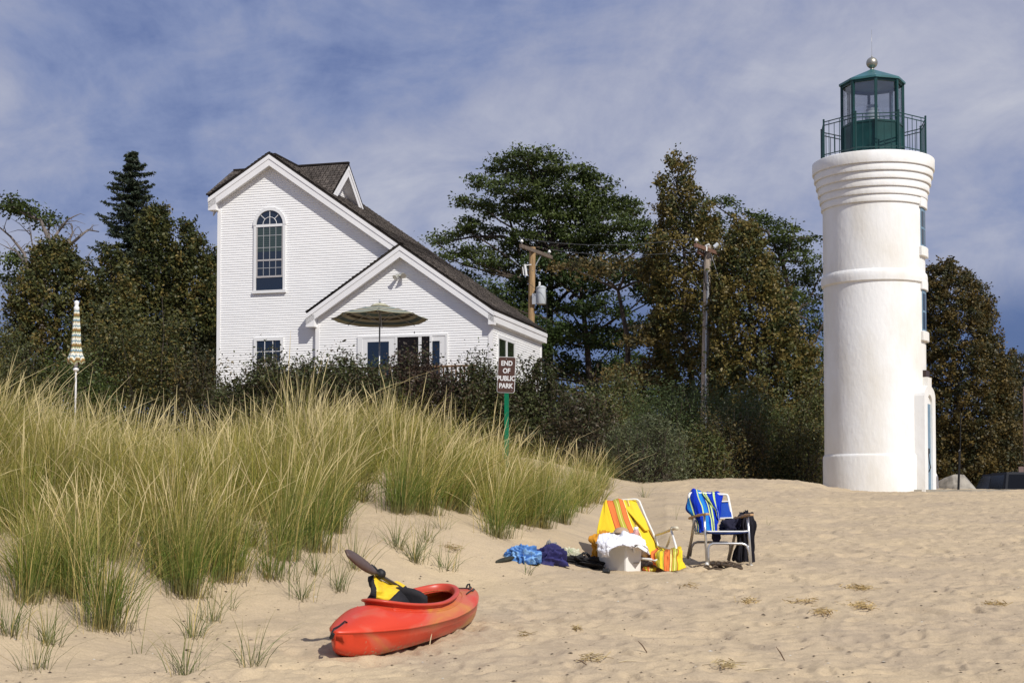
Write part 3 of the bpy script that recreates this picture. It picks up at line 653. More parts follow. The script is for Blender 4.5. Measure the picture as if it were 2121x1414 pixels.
def crown_tree(name,label,clumps,d,trunk,pal,leaf=.16,dens=1.,flat=.55,wood=None,depth=.9,extra=None,group=None,w=None,sub=.42,cat='tree',asp=.5,fill=.0,limbs=True,solo=False):
    """clumps: (px,py,rx,ry[,dd]) ellipses of foliage; trunk: pixel polyline from the ground up"""
    k=d/F; base=P(trunk[0][0],trunk[0][1],d); T=thing(name,label,cat,base,0,group)
    b=MB(); tp=[P(x,y,d) for x,y in trunk]; n=len(tp); r0=.17
    if trunk: b.tube(tp,[r0*(1-.65*i/(n-1)) for i in range(n)],8,cap=False)
    V=[];C=[]
    for c in clumps:
        px,py,rx,ry=c[:4]; dd=c[4] if len(c)>4 else random.uniform(-1,1)*depth*2
        ctr=np.array(P(px,py,d+dd)); R3=np.array([rx*k,max(rx*k*.8,ry*k*.8),ry*k])
        m=max(5,int(rx*ry*k*k*dens*44.))
        u=rng.normal(size=(m,3));u/=np.linalg.norm(u,axis=1)[:,None]; u*=rng.uniform(.35,1.0,(m,1))**.6; u[:,2]=np.where(u[:,2]<-.3,u[:,2]*.6,u[:,2])
        sc=ctr+u*R3
        if limbs:
            # limb: from the nearest lower trunk point
            q=min(tp,key=lambda t:abs(t.z-(ctr[2]-.35*abs(t.x-ctr[0])-.6))+.25*abs(t.x-ctr[0]))
            limb(b,q,Vector(ctr)-Vector((0,0,R3[2]*.4)),.06,.025)
            for t in sc[:max(3,m//14)]: limb(b,Vector(ctr)-Vector((0,0,R3[2]*.4)),t,.03,.008,.08,3)
        nl=44
        o=rng.normal(size=(m,nl,3))*np.array([1,1,flat])*sub*.55*rng.uniform(.6,1.3,(m,1,1))
        LP=(sc[:,None,:]+o).reshape(-1,3); V.append(LP); ci=rng.choice(len(pal),m,p=w)
        cc=np.repeat(ci,nl); mix=rng.random(len(cc))<.14; cc=np.where(mix,rng.choice(len(pal),len(cc),p=w),cc); C.append(cols(len(cc),pal,clump=cc))
    if extra:
        for pl in extra: 
            pts=[P(x,y,d+random.uniform(-.3,.3)) for x,y in pl[1:]]; b.tube(pts,[pl[0]*(1-.8*i/(len(pts)-1)) for i in range(len(pts))],6,cap=False)
            for i in range(1,len(pts)):
                for _ in range(3):
                    q=pts[i-1].lerp(pts[i],random.random()); L=random.uniform(.3,1.0); dr=Vector((random.uniform(-1,1),random.uniform(-.6,.6),random.uniform(-.3,.9)))
                    e=q+dr*L; b.tube([q,q.lerp(e,.5)+Vector((0,0,.08)),e],[.02,.012,.004],4,cap=False)
    V=np.concatenate(V);C=np.concatenate(C)
    v,q,c=leafquads(V,leaf,asp,C); npmesh('crown',v,q,leafm,T,c)
    b.build('trunk',wood or barkm,T,world=True); return T
def cone_tree(name,label,prof,d,pal,w=None,leaf=.135,lump=.24,cat='tree',dens=1.,px=None,group=None,up=.9,base=1012,nl=40,asp=.6,wood=None,spray=.34):
    """prof: (py, left px, right px) from the top down"""
    k=d/F; prof=sorted(prof); ys=np.array([p[0] for p in prof]);lf=np.array([p[1] for p in prof]);rt=np.array([p[2] for p in prof])
    gb=P((lf[-1]+rt[-1])/2,base,d); T=thing(name,label,cat,gb,0,group)
    H=(ys[-1]-ys[0])*k; area=((rt-lf)*k); A=float(np.sum((area[1:]+area[:-1])/2*np.diff(ys)*k))*3.1
    m=int(A*22*dens)
    # sample heights in proportion to width
    yy=rng.uniform(ys[0],ys[-1],m*3); wd=np.interp(yy,ys,rt-lf); keep=rng.random(m*3)<(wd+4)/(wd.max()+4); yy=yy[keep][:m]; m=len(yy)
    th=rng.uniform(0,2*np.pi,m); hw=np.interp(yy,ys,(rt-lf)/2)*k; cx=np.interp(yy,ys,(rt+lf)/2)
    lum=1+lump*perlin(th*1.6+cx[0]*.1,yy*k*1.1,int(d*7)%97)+lump*.8*perlin(th*4+3,yy*k*2.6,int(d*3)%89+cx[0].astype(int)%50)
    rr=hw*lum*rng.uniform(.45,1.02,m)**.45
    base_=np.array([P(float(x),float(y),d) for x,y in zip(cx,yy)])
    sc=base_+np.stack([rr*np.cos(th),rr*np.sin(th)*.9,np.zeros(m)],1)
    dirv=np.stack([np.cos(th)*.75,np.sin(th)*.75,np.full(m,up)],1)+rng.normal(0,.28,(m,3)); dirv/=np.linalg.norm(dirv,axis=1)[:,None]
    t=rng.uniform(-.5,1,(m,nl,1))*spray*rng.uniform(.6,1.4,(m,1,1)); wdt=(.13*(1-np.clip(t/spray,-1,1)*.5))
    LP=sc[:,None,:]+dirv[:,None,:]*t+rng.normal(size=(m,nl,3))*wdt
    ci=rng.choice(len(pal),m,p=w); cc=np.repeat(ci,nl); cc=np.where(rng.random(len(cc))<.14,rng.choice(len(pal),len(cc),p=w),cc)
    v,q,c=leafquads(LP.reshape(-1,3),leaf,asp,cols(len(cc),pal,clump=cc)); npmesh('crown',v,q,leafm,T,c)
    b=MB(); tp=[P(float(np.interp(y,ys,(lf+rt)/2)),y,d) for y in np.linspace(base,ys[0]+6,12)]
    b.tube(tp,[.17*(1-.9*i/11) for i in range(12)],7,cap=False)
    for i in range(0,m,max(1,m//90)):
        q_=min(tp,key=lambda t_:abs(t_.z-(sc[i][2]-.5))); limb(b,q_,sc[i],.03,.006,.05,4)
    b.build('trunk',wood or barkm,T,world=True); return T
def spruce(name,label,px,top,bot,hw,d):
    k=d/F; T=thing(name,label,'tree',P(px,1000,d)); b=MB(); tp=[P(px,1000,d),P(px,top,d)]
    b.tube([tp[0].lerp(tp[1],i/10) for i in range(11)],[.2*(1-.95*i/10) for i in range(11)],8,cap=False)
    LP=[];D=[]; y=top+6
    while y<bot:
        f=(y-top)/(bot-top); L=(hw*k)*(f**.62)*1.0+.08; n=7 if f>.15 else 5; a0=random.random()*6
        for i in range(n):
            a=a0+2*math.pi*i/n+random.uniform(-.3,.3); l=L*random.uniform(.38,1.2); o=P(px,y+random.uniform(-4,4),d)
            pts=[]
            for j in range(7):
                t=j/6; r=l*t; pts.append(o+Vector((math.cos(a)*r,math.sin(a)*r,-.28*r*(1-.62*t)+.10*r*t*t*1.2)))
            b.tube(pts,[.025*(1-.85*j/6)+.003 for j in range(7)],5,cap=False)
            for j in range(1,7):
                w_=(.20*(1-j/7)+.05)*(.5+.5*min(1,l))
                for s in np.linspace(0,1,5):
                    q=pts[j-1].lerp(pts[j],s)
                    m=9; LP.append(np.array(q)+rng.normal(size=(m,3))*np.array([w_*.75,w_*.75,w_*.28])-np.array([0,0,w_*.18]))
        y+=(12+9*f)*(66/d)
    LP=np.concatenate(LP); v,q,c=leafquads(LP,.15,.30,cols(len(LP),SPR)); npmesh('crown',v,q,leafm,T,c); b.build('trunk',barkm,T,world=True)
def bush(name,label,px0,px1,top,bot,d,pal,w=None,leaf=.07,dens=1.,shoots=8,sh=.5,cat='shrub',group=None,asp=.5,deep=None,ragged=.25,wood=None,nl=30,sub=.16,thin=0):
    k=d/F; cx=(px0+px1)/2; rx=(px1-px0)/2*k; H=(bot-top)*k; ry=deep or rx*.8; base=P(cx,bot,d); gzv=gz1(base.x,d); base.z=gzv
    H=max(.4,P(cx,top,d).z-gzv); T=thing(name,label,cat,base,0,group)
    m=int((rx*H*3.0+rx*ry*2.0)*42*dens); th=rng.uniform(0,2*np.pi,m); ph=np.arccos(rng.uniform(-.05,1,m)); 
    lum=1+ragged*perlin(th*1.5+px0,ph*3,int(px1)%90)+ragged*.6*perlin(th*4,ph*7,int(px1)%70+3)
    rr=rng.uniform(.35,1.,m)**.5*lum
    sx=np.sin(ph)**.75
    sc=np.array(base)+np.stack([rx*sx*np.cos(th)*rr,ry*sx*np.sin(th)*rr,H*np.cos(ph)**.8*rr if False else H*np.abs(np.cos(ph))**.85*rr],1)
    o=rng.normal(size=(m,nl,3))*sub; LP=[(sc[:,None,:]+o).reshape(-1,3)]; ci=rng.choice(len(pal),m,p=w); CC=[np.repeat(ci,nl)]
    b=MB()
    for i in range(0,m,max(1,m//70)): limb(b,Vector(base)+Vector((random.uniform(-.3,.3)*rx,random.uniform(-.3,.3)*ry,-.1)),sc[i],.022,.005,.08,4)
    for i in range(shoots):
        a=random.uniform(0,6.28); q=random.random()**.5*.8; s0=Vector(base)+Vector((math.cos(a)*rx*q,math.sin(a)*ry*q,H*math.sqrt(max(0,1-q*q))*.8)); L=sh*random.uniform(.5,1.2)
        e=s0+Vector((random.uniform(-.25,.25)*L,random.uniform(-.25,.25)*L,L)); b.tube([s0-Vector((0,0,.3)),s0.lerp(e,.5)+Vector((random.uniform(-.05,.05),0,0)),e],[.012,.009,.004],4,cap=False)
        n=int(70*L/sub*.16/.5*1.0)+20; t=rng.random(n); LP.append(np.array(s0)[None]*(1-t[:,None])+np.array(e)[None]*t[:,None]+rng.normal(size=(n,3))*(.10*(1.15-t[:,None]))); CC.append(rng.choice(len(pal),n,p=w))
    LP=np.concatenate(LP);CC=np.concatenate(CC); CC=np.where(rng.random(len(CC))<.14,rng.choice(len(pal),len(CC),p=w),CC)
    v,q,c=leafquads(LP,leaf,asp,cols(len(CC),pal,clump=CC)); npmesh('foliage',v,q,leafm,T,c); b.build('stems',wood or barkm,T,world=True); return T
def trees():
    # --- left group
    crown_tree('locust_tree','half bare locust tree with twisted grey limbs at the left edge',[(62,432,52,24,0),(100,462,30,20,.5),(30,425,30,16,-.5),(35,545,38,18,0),(20,575,34,14,.6),(70,560,25,14,1),(160,560,18,8,0)],60,[(88,760),(86,640),(92,560),(104,505),(84,455)],GRN,dens=1.0,wood=greybark,
      extra=[(.11,(84,640),(64,580),(50,525),(22,490),(-8,465)),(.10,(96,545),(118,520),(140,512),(165,490),(182,476),(205,480)),(.08,(104,505),(122,478),(140,455),(160,445)),(.07,(60,560),(34,520),(12,512)),(.07,(120,522),(150,545),(178,540),(192,552)),(.06,(72,590),(40,590),(5,600)),(.05,(140,510),(150,482),(148,462)),(.06,(92,560),(70,520),(60,470))])
    spruce('spruce_tree','tall dark pointed spruce rising above the trees left of the house',274,314,740,132,60)
    cone_tree('cedar_tree','olive cedar right behind the striped closed umbrella',[(498,110,118),(530,80,150),(580,50,185),(640,20,210),(720,15,225),(830,10,230)],55,GOLD,[.15,.35,.4,.1],dens=.8)
    cone_tree('cedar_tree','green cedar standing just right of the tall spruce',[(428,322,330),(470,296,348),(520,284,362),(600,262,385),(700,255,395),(830,250,400)],57,GOLD,[.08,.37,.5,.05],dens=.8)
    cone_tree('cedar_tree','narrow cedar with a pointed top left of the white house',[(460,393,399),(500,376,416),(560,365,432),(650,350,450),(830,340,470)],56,GOLD,[.10,.38,.45,.07],dens=.8)
    cone_tree('cedar_tree','cedar half hidden behind the left wall of the house',[(508,440,446),(560,424,470),(650,415,490),(830,410,500)],58,GOLD,[.12,.38,.43,.07],dens=.8)
    cone_tree('cedar_tree','small cedar between the locust and the spruce',[(520,225,235),(570,205,255),(640,190,275),(830,180,290)],54,GOLD,[.12,.38,.43,.07],dens=.8)
    bush('shrub','broad olive shrub beside the closed umbrella',150,330,636,830,45,GOLD,[.15,.45,.35,.05],leaf=.095,dens=.7,shoots=14,sub=.2)
    bush('shrub','olive brown shrub left of the white house wall',290,410,655,830,44,GOLD,[.12,.38,.45,.05],leaf=.095,dens=.7,shoots=12,sub=.2)
    bush('shrub','dark twiggy shrub against the left corner of the house',350,478,715,850,41,BROWN,[.15,.35,.45,.05],leaf=.085,dens=.7,shoots=16)
    bush('shrub','pale grey green shrub at the far left edge',-70,50,655,820,50,OLIVE,None,leaf=.09,dens=.7,shoots=12,sub=.2)
    bush('shrub','low dark green shrub under the locust at the left edge',-30,115,722,830,44,OLIVE,[.2,.6,.2],leaf=.09,dens=.7,shoots=8)
    bush('shrub','low dark shrub behind the closed umbrella pole',80,250,738,840,43,GRN,None,leaf=.09,dens=.7,shoots=8)
    # --- centre
    crown_tree('locust_tree','largest spreading green locust tree with flat layered crown behind the house',
      [(1088,322,48,20),(1050,345,50,20),(1130,345,60,26),(1185,362,52,24),(1235,380,42,22),(1000,378,42,18),(1060,392,60,22),(1140,400,70,26),(1100,372,60,24),(1180,440,60,26),(1090,425,60,24),(1140,480,60,24),(1210,490,60,24),(1060,520,50,22),(1130,540,60,24),(1250,440,50,22),(1215,415,66,26),(1285,425,48,20),(1318,440,24,14),
       (990,418,44,18),(1040,440,56,20),(1110,450,60,22),(1190,460,70,28),(1270,465,60,24),(1330,470,30,18),(965,468,48,18),(925,492,36,15),(905,500,20,9),(1010,485,45,16),(1080,495,46,18),(1160,505,60,22),(1240,510,60,24),(1300,505,44,20),(960,520,44,15),(930,530,30,10),(1000,540,44,20),(1050,560,44,22),(960,570,30,16),(1350,500,26,18),(1030,620,40,26),(1075,660,40,30)],
      66,[(1140,900),(1138,700),(1140,600),(1145,520),(1135,440),(1110,380),(1095,330)],GRN,dens=1.25,flat=.40,leaf=.155,
      extra=[(.12,(1140,560),(1090,510),(1040,490),(980,490),(930,500)),(.10,(1085,640),(1082,540),(1060,470),(1040,400),(1050,350)),(.10,(1180,620),(1230,560),(1262,500),(1290,450)),(.09,(1140,640),(1190,590),(1250,570),(1310,540))])
    crown_tree('locust_tree','dark green layered tree below the big locust behind the utility poles',
      [(1150,570,60,30),(1215,585,60,30),(1280,560,55,28),(1340,560,40,25),(1180,630,75,34),(1255,640,60,30),(1090,600,50,28),(1060,640,50,30),(1130,545,50,26),(1215,545,50,26),(1090,720,60,34),(1330,690,50,34),(1345,590,40,30),(1060,760,60,34),(1000,600,40,24),(1390,650,40,34),(1130,690,60,34),(1200,700,80,36),(1270,705,60,32),(1150,760,60,34),(1220,770,70,36),(1300,760,50,34),(1110,800,50,30),(1190,830,80,36),(1280,830,70,36),(1340,620,26,22),(1380,740,34,30),(1360,820,50,40)],
      65,[(1225,1000),(1222,800),(1215,700),(1205,620),(1200,560)],[(.040,.066,.016),(.055,.082,.020),(.030,.048,.014)],dens=1.1,flat=.5)
    cone_tree('golden_cedar_tree','tall ragged golden brown cedar behind the grey utility pole',[(322,1400,1412),(350,1378,1430),(385,1362,1436),(400,1384,1440),(430,1374,1462),(480,1366,1490),(520,1330,1500),(600,1352,1490),(680,1345,1480),(760,1370,1490),(860,1380,1500),(1000,1380,1510)],58,GOLD,[.40,.2,.22,.18],dens=.62,lump=.4)
    cone_tree('golden_cedar_tree','wide olive gold cedar left of the lighthouse',[(462,1534,1546),(500,1512,1566),(560,1488,1595),(620,1480,1620),(700,1470,1655),(780,1480,1690),(860,1500,1715),(1000,1500,1730)],54,GOLD,[.36,.24,.25,.15],dens=.8,lump=.34)
    crown_tree('locust_tree','green locust with airy layers left of the lighthouse shaft',
      [(1490,425,34,16),(1540,455,46,20),(1585,470,46,20),(1640,488,48,20),(1675,495,24,12),(1600,510,60,20),(1660,535,50,18),(1700,560,40,16),(1640,580,56,20),(1700,610,40,18),(1660,640,50,20),(1700,670,36,20),(1660,705,50,22),(1700,760,50,30),(1640,620,50,22),(1590,560,50,26),(1540,500,50,26),(1620,760,50,30),(1480,470,40,22),(1710,730,34,22)],
      68,[(1650,1000),(1652,800),(1645,650),(1620,540),(1590,480)],GRN,dens=.95,flat=.4,extra=[(.1,(1650,760),(1690,700),(1720,640)),(.08,(1630,600),(1560,560),(1510,500))])
    crown_tree('oak_tree','reddish brown leaved oak between the two utility poles',[(1300,790,60,34),(1360,770,50,34),(1350,560,40,30),(1240,560,40,25),(1330,700,40,30),(1310,850,70,34),(1400,860,50,34),(1250,880,60,30),(1290,545,34,20),(1180,550,40,18)],59,[(1300,1010),(1302,850),(1300,700),(1280,600)],BROWN,dens=.9)
    # --- right of the lighthouse
    cone_tree('oak_tree','large brown gold tree right of the lighthouse',[(546,1950,1965),(570,1915,1995),(600,1895,2030),(650,1885,2052),(720,1880,2062),(770,1875,2085),(850,1870,2100),(920,1868,2112),(1030,1865,2118)],68,BROWN,[.33,.27,.25,.15],dens=.85,lump=.26,up=.4,base=1060)
    cone_tree('oak_tree','dark tree at the right edge behind the pickup',[(732,2100,2110),(760,2075,2140),(850,2060,2180),(1030,2050,2200)],72,BROWN,[.1,.35,.5,.05],dens=.7,up=.4,base=1060)
    # --- undergrowth in front of the trees
    bush('shrub','fine leaved dark green willow shrub below the grey utility pole',1270,1620,785,1005,47,[(.070,.098,.030),(.090,.118,.038),(.05,.07,.024)],leaf=.085,dens=.85,shoots=30,sh=.7,asp=.28,sub=.22)
    bush('shrub','gold brown shrub at the foot of the golden cedars',1420,1600,855,1010,45,BROWN,[.2,.35,.35,.1],leaf=.085,dens=.7,shoots=12)
    bush('shrub','dark gold shrub beside the foot of the lighthouse',1590,1740,880,1015,46,GOLD,[.2,.35,.4,.05],leaf=.085,dens=.7,shoots=10)
    bush('shrub','grey green feathery shrub on the edge of the sand',1238,1440,868,1004,37,[(.11,.125,.055),(.14,.15,.075),(.085,.10,.045),(.06,.07,.035)],leaf=.085,dens=.9,shoots=36,sh=.45,asp=.25,sub=.15,ragged=.15)
    bush('shrub','dark purple leaved shrub right of the park sign',1130,1280,820,1000,38,[(.055,.050,.026),(.075,.055,.032),(.065,.075,.026)],leaf=.09,dens=.9,shoots=16)
    bush('shrub','dark green shrub at the right corner of the house',1050,1180,745,960,40,[(.055,.066,.022),(.07,.075,.025),(.05,.04,.022)],leaf=.09,dens=.9,shoots=18,sh=.6)
    for a,c_,t,bt,dd,l in ((1150,1300,800,990,43,'olive shrub between the purple leaved one and the willow'),(1500,1640,800,1010,48,'tall olive shrub right of the willow shrub'),(1620,1735,800,1010,50,'tall olive shrub touching the left of the lighthouse'),(1380,1520,900,1008,42,'low olive shrub just right of the feathery grey one'),(1230,1340,760,960,50,'upright green shrub behind the willow shrub')):
        bush('shrub',l,a,c_,t,bt,dd,[(.085,.098,.028),(.11,.115,.035),(.06,.075,.022),(.12,.095,.03)],leaf=.09,dens=.7,shoots=18,sub=.2)
    hed=[(440,550,772,'leafy dark shrub below the left corner of the house'),(515,610,722,'dark shrub in front of the small lower window'),(590,690,738,'dark shrub under the open eave of the low gable'),(655,775,722,'dark shrub left of the open umbrella pole'),
         (740,850,748,'dark shrub behind the open umbrella pole'),(810,905,700,'tall dark reddish shrub in front of the patio doors'),(880,965,752,'dark red brown shrub before the wooden deck'),(940,1055,733,'dark shrub at the right end of the deck'),(1000,1120,770,'dark shrub just behind the park sign')]
    for i,(a,c,t,l) in enumerate(hed):
        pal=[(.060,.074,.025),(.080,.090,.030),(.046,.046,.022),(.075,.055,.03)] if i not in(5,6) else [(.05,.032,.024),(.04,.032,.02),(.05,.056,.022),(.065,.04,.026)]
        bush('shrub',l,a-12,c+12,t+24,900,39.5+random.uniform(-.6,.6),pal,leaf=.085,dens=1.9,shoots=16,sh=.5,ragged=.3,deep=1.2,group=None)
    # far-off woods closing the gaps near the ground
    n=26000; x=rng.uniform(-70,75,n); hgt=4.2+2.2*fbm(x*.12,x*0,9,4); z=.5+rng.random(n)**.8*hgt; y=88+rng.uniform(-4,4,n)
    z=z+np.where((x/88*F+CX)<60,-1.5,0)
    v,q,c=leafquads(np.stack([x,y,z+EZ],1),.75,.6,cols(n,[(.03,.04,.02),(.045,.05,.022),(.05,.04,.02)])); o=npmesh('far_woods',v,q,leafm,None,c); tag(o,'dark far-off woods behind the trees','woods',kind='stuff')
trees()
# ------------------------------------------------------------------ dune grass
grassm=tintmat('grass_blade',.35,.55,.25)
def blades(base,N,h,spread,lean,wid,pstraw,heads,seg=4,lean_dir=0.,green=None,jit=.35):
    """arching blades out of one tussock; returns verts, quads, colours"""
    a=rng.uniform(0,2*np.pi,N); r=np.abs(rng.normal(0,spread,N)); b0=np.stack([r*np.cos(a),r*np.sin(a),np.zeros(N)],1)
    L=h*rng.uniform(1-jit*1.5,1.12,N); out=np.abs(rng.normal(0,lean,N)); a2=a+rng.normal(0,.6,N)
    dx=np.cos(a2)*out+lean_dir; dy=np.sin(a2)*out
    hd=rng.random(N)<heads; L=np.where(hd,h*rng.uniform(1.0,1.32,N),L); out2=np.where(hd,.55,1.)
    bend=rng.uniform(.4,1.6,N)*out2
    ts=np.linspace(0,1,seg+1); W=np.where(hd,wid*.8,wid*rng.uniform(.7,1.2,N))
    fa=rng.uniform(0,np.pi,N); sx=np.stack([np.cos(fa),np.sin(fa)*.6,np.zeros(N)],1)
    V=np.zeros((N,seg+1,2,3)); C=np.zeros((N,seg+1,2,3))
    straw=rng.random(N)<pstraw; g=green if green is not None else np.array([(.125,.185,.030),(.080,.140,.022),(.205,.235,.045)])
    gc=g[rng.integers(0,len(g),N)]*(1+rng.normal(0,.15,(N,1))); sc=np.array([.70,.55,.19])*(1+rng.normal(0,.14,(N,1)))
    for i,t in enumerate(ts):
        cur=bend*t*t; p=b0.copy(); hx=L*(.35*t+.65*cur)
        p[:,0]+=dx*hx; p[:,1]+=dy*hx; p[:,2]+=L*(t-.33*np.clip(np.hypot(dx,dy),0,1.2)*bend*t*t*t)
        w=W*(1-.85*t**1.6); w=np.where(hd&(t>.72),W*1.9*(1.02-t)/.28*.9+W*.3,w)
        V[:,i,0]=p-sx*w[:,None]*.5; V[:,i,1]=p+sx*w[:,None]*.5
        f=np.clip((t-.45)/.55,0,1)*.52; c=gc*(1-f)+sc*f*.9
        low=np.clip(1-t/.22,0,1)[...,None] if False else max(0,1-t/.25)
        c=c*(1-low*.8)+np.array([.26,.20,.11])*low*.8
        c=np.where(straw[:,None],sc*(.70+.3*t),c); c=np.where(hd[:,None],(sc*(.6+.4*t))*(1-t)+np.array([.76,.63,.34])*t,c)
        C[:,i,0]=c;C[:,i,1]=c
    V=V.reshape(N,-1,3)+np.array(base)
    Q=[]; k=2*(seg+1)
    q=np.array([[2*i,2*i+1,2*i+3,2*i+2] for i in range(seg)]); Q=(np.arange(N)[:,None,None]*k+q[None]).reshape(-1,4)
    return V.reshape(-1,3),Q,np.clip(C.reshape(-1,3),.01,1)
def join(parts):
    V=[];Q=[];C=[];n=0
    for v,q,c in parts: V.append(v);Q.append(q+n);C.append(c);n+=len(v)
    return np.concatenate(V),np.concatenate(Q),np.concatenate(C)
def grass():
    parts=[]
    # tussocks over the dune (density by ground position), thinning out at the toe
    cand=[]
    tries=0
    while len(cand)<1500 and tries<60000:
        tries+=1
        y=random.uniform(9,33); u=random.uniform(-.40,.12); x=u*y; s=float(toe(np.array([x]),np.array([y]))[0])
        zz=float(gmacro(np.array([x]),np.array([y]))[0]); px=CX+u*F; py=HOR-zz/y*F; bd=float(np.interp(px,[-300,0,90,150,235,275,330,440,540,600,660,740,790,900,980,1030,1100,1180,1230,1295,1330],[1290,1255,1235,1290,1300,1190,1200,1225,1195,1150,1110,1040,1050,1062,1030,1100,1085,1075,1050,1012,990]))
        if py>bd or s<-.6 or px>1330: continue
        s=max(s,.45)
        nz=float(perlin(np.array([x*.9]),np.array([y*.9]),77)[0]); dens=min(1,(s-.2)/.9)*(1.0 if nz>-.25 else .25)*(1 if (s>2.2 or nz>-.05) else .5)
        dens*=1 if y<20 else .7
        if random.random()<dens: cand.append((x,y,s,nz))
    for x,y,s,nz in cand:
        near=y<15; N=int((115 if near else 84 if y<20 else 54)*random.uniform(.6,1.2)*(1 if s>1 else .75)); h=random.uniform(.45,1.0)*(.66 if px>980 else .85 if px>900 else 1)*(1.0 if s>1 else .8)*(1+.45*nz)
        if y>24: h*=.85
        tone=random.uniform(.45,1.35); yl=random.random(); gg=np.array([(.125,.185,.030),(.080,.140,.022),(.205,.235,.045)])*tone*np.array([1.1+.6*yl,1+.25*yl,.9]); parts.append(blades((x,y,gz1(x,y)-.03),N,h,.085,random.uniform(.4,1.05),random.uniform(.0048,.0066) if y<16 else .0074,random.choice([.02,.05,.10,.2]),(.02 if s<1.5 else .035)+.10*max(0,float(perlin(np.array([x*.6]),np.array([y*.6]),91)[0])+.1),5,.12+.6*float(perlin(np.array([x*.45]),np.array([y*.45]),33)[0])+random.uniform(-.25,.25),green=gg))
    v,q,c=join(parts); o=npmesh('dune_grass',v,q,grassm,None,c); tag(o,'tall green and straw beach grass covering the dune','grass',kind='stuff')
    # fringe tussocks, each a thing one can point at
    fr=[(215,1305,.95,150,'big grass tussock at the lower left with straw heads'),(150,1240,.95,150,'grass tussock behind the big lower left one'),(60,1250,.9,120,'grass tussock near the lower left edge'),(385,1238,.95,190,'large round grass tussock in the middle of the left sand'),(340,1200,.9,150,'grass tussock behind the large round one at left'),(460,1205,.85,150,'grass tussock on the right side of the large round one'),
        (560,1200,.6,80,'short tussock between the round one and the kayak'),(585,1160,.95,150,'tussock above the short one left of the kayak'),(650,1140,.95,150,'tall tussock behind the bare sand left of the paddle'),(690,1100,.95,150,'tall tussock up the dune above the paddle'),
        (830,1062,.95,170,'dense upright tussock on the dune left of the clothes'),(880,1065,.85,120,'tussock right beside the dense upright one'),(955,1060,.8,120,'tussock on the bare slope below the park sign'),(1030,1115,.75,130,'tussock directly above the blue towel'),(1120,1092,1.0,190,'wide arching tussock above the clothes pile'),(1165,1085,.85,120,'small tussock at the right of the wide arching one'),(1205,1050,.95,150,'tussock behind the left side of the yellow recliner'),(1250,1012,.85,120,'rightmost tussock of the dune above the recliner'),
        (700,1225,.4,46,'sparse green tuft behind the left end of the kayak'),(625,1245,.4,40,'sparse low tuft on the sand left of the kayak'),(860,1165,.5,70,'loose green tuft behind the kayak cockpit'),(925,1180,.36,36,'thin green tuft above the far end of the kayak'),(735,1180,.5,50,'thin tuft beside the paddle blade'),
        (400,1325,.42,46,'dark green tuft on the sand below the round tussock'),(520,1375,.42,30,'splayed green tuft at the bottom left of the kayak'),(385,1400,.42,40,'green tuft at the bottom edge of the sand'),(75,1385,.4,40,'straggly tuft in the bottom left corner'),(20,1320,.5,60,'green tuft against the left edge'),(290,1360,.3,7,'few thin blades standing on the lower left sand'),(820,1140,.45,45,'loose green tuft on the slope behind the life jacket'),(885,1118,.32,24,'small tuft up the bare slope right of the life jacket'),(915,1095,.35,26,'small green tuft high on the bare slope'),(440,1292,.34,26,'thin tuft just below the large round tussock'),(100,1335,.42,46,'green tuft between the lower left tussocks and the corner'),(655,1195,.42,34,'green tuft on the sand left of the paddle blade'),(475,1265,.28,12,'few splayed blades right of the thin tuft'),
        (1335,1030,.42,34,'lone straw tuft on the sand above the recliner'),(1340,1120,.15,8,'tiny tuft behind the recliner armrest'),(1090,1190,.26,14,'few blades in front of the clothes pile'),(1400,1075,.4,5,'two or three stalks left of the blue chair'),(1590,1090,.2,4,'tiny stalks right of the blue chair')]
    for i,(px,py,h,N,l) in enumerate(fr):
        p=GI(px,py); small=h<.6
        v,q,c=blades((0,0,-.02),int(N*(1.6 if not small else 1.0)),h,.11 if not small else .06,.5 if not small else .95,.0055,.10,.07 if not small else .0,5,.1,green=None if not small else np.array([(.065,.125,.026),(.095,.15,.033),(.16,.18,.05)]))
        o=npmesh('grass_tuft',v,q,grassm,None,c,world=False); o.location=p; tag(o,l,'grass','separate grass tufts on the sand')
grass()
# ------------------------------------------------------------------ utility poles, sign, umbrellas, pickup
wood1=mat('pine_pole',(.42,.27,.13),.8,var=.45,vscale=3,bump=.4,stretch=(6,6,.7)); wood2=mat('grey_pole',(.42,.35,.28),.85,var=.4,vscale=3,bump=.4,stretch=(6,6,.7))
whitep=mat('porcelain',(.75,.75,.73),.25); galv=mat('galvanised',(.42,.43,.44),.45,metal=.6); blk=mat('black_rubber',(.012,.012,.013),.6)
def pole_kit(name,label,top,bot,d,arm,w,m,am):
    t=thing(name,label,'utility pole',P(bot[0],bot[1],d),0,'utility poles behind the house')
    a=P(*top,d);b=P(*bot,d); MB().tube([b,b.lerp(a,.5),a],[w/2*1.12,w/2*1.05,w/2],12).build('pole',m,t,world=True,smooth=False)
    (x0,y0,d0),(x1,y1,d1)=arm; A=P(x0,y0,d0);B=P(x1,y1,d1); B.z=A.z=(A.z+B.z)/2
    MB().bar(A+Vector((0,-w/2-.03,0)),B+Vector((0,-w/2-.03,0)),.10,.13).build('crossarm',am,t,world=True)
    for q in(.04,.93): 
        c=A.lerp(B,q)+Vector((0,-w/2-.03,.06)); MB().lathe([(.02,0),(.02,.08),(.06,.09),(.065,.12),(.05,.15),(.03,.19),(.001,.20)],12,c).build('insulator',whitep,t,world=True,smooth=True)
    br=a+Vector((0,-w/2,-.9)); MB().bar(br,A.lerp(B,.66)+Vector((0,-w/2,-.06)),.03,.03).build('arm_brace',galv,t,world=True)
    return t,A,B
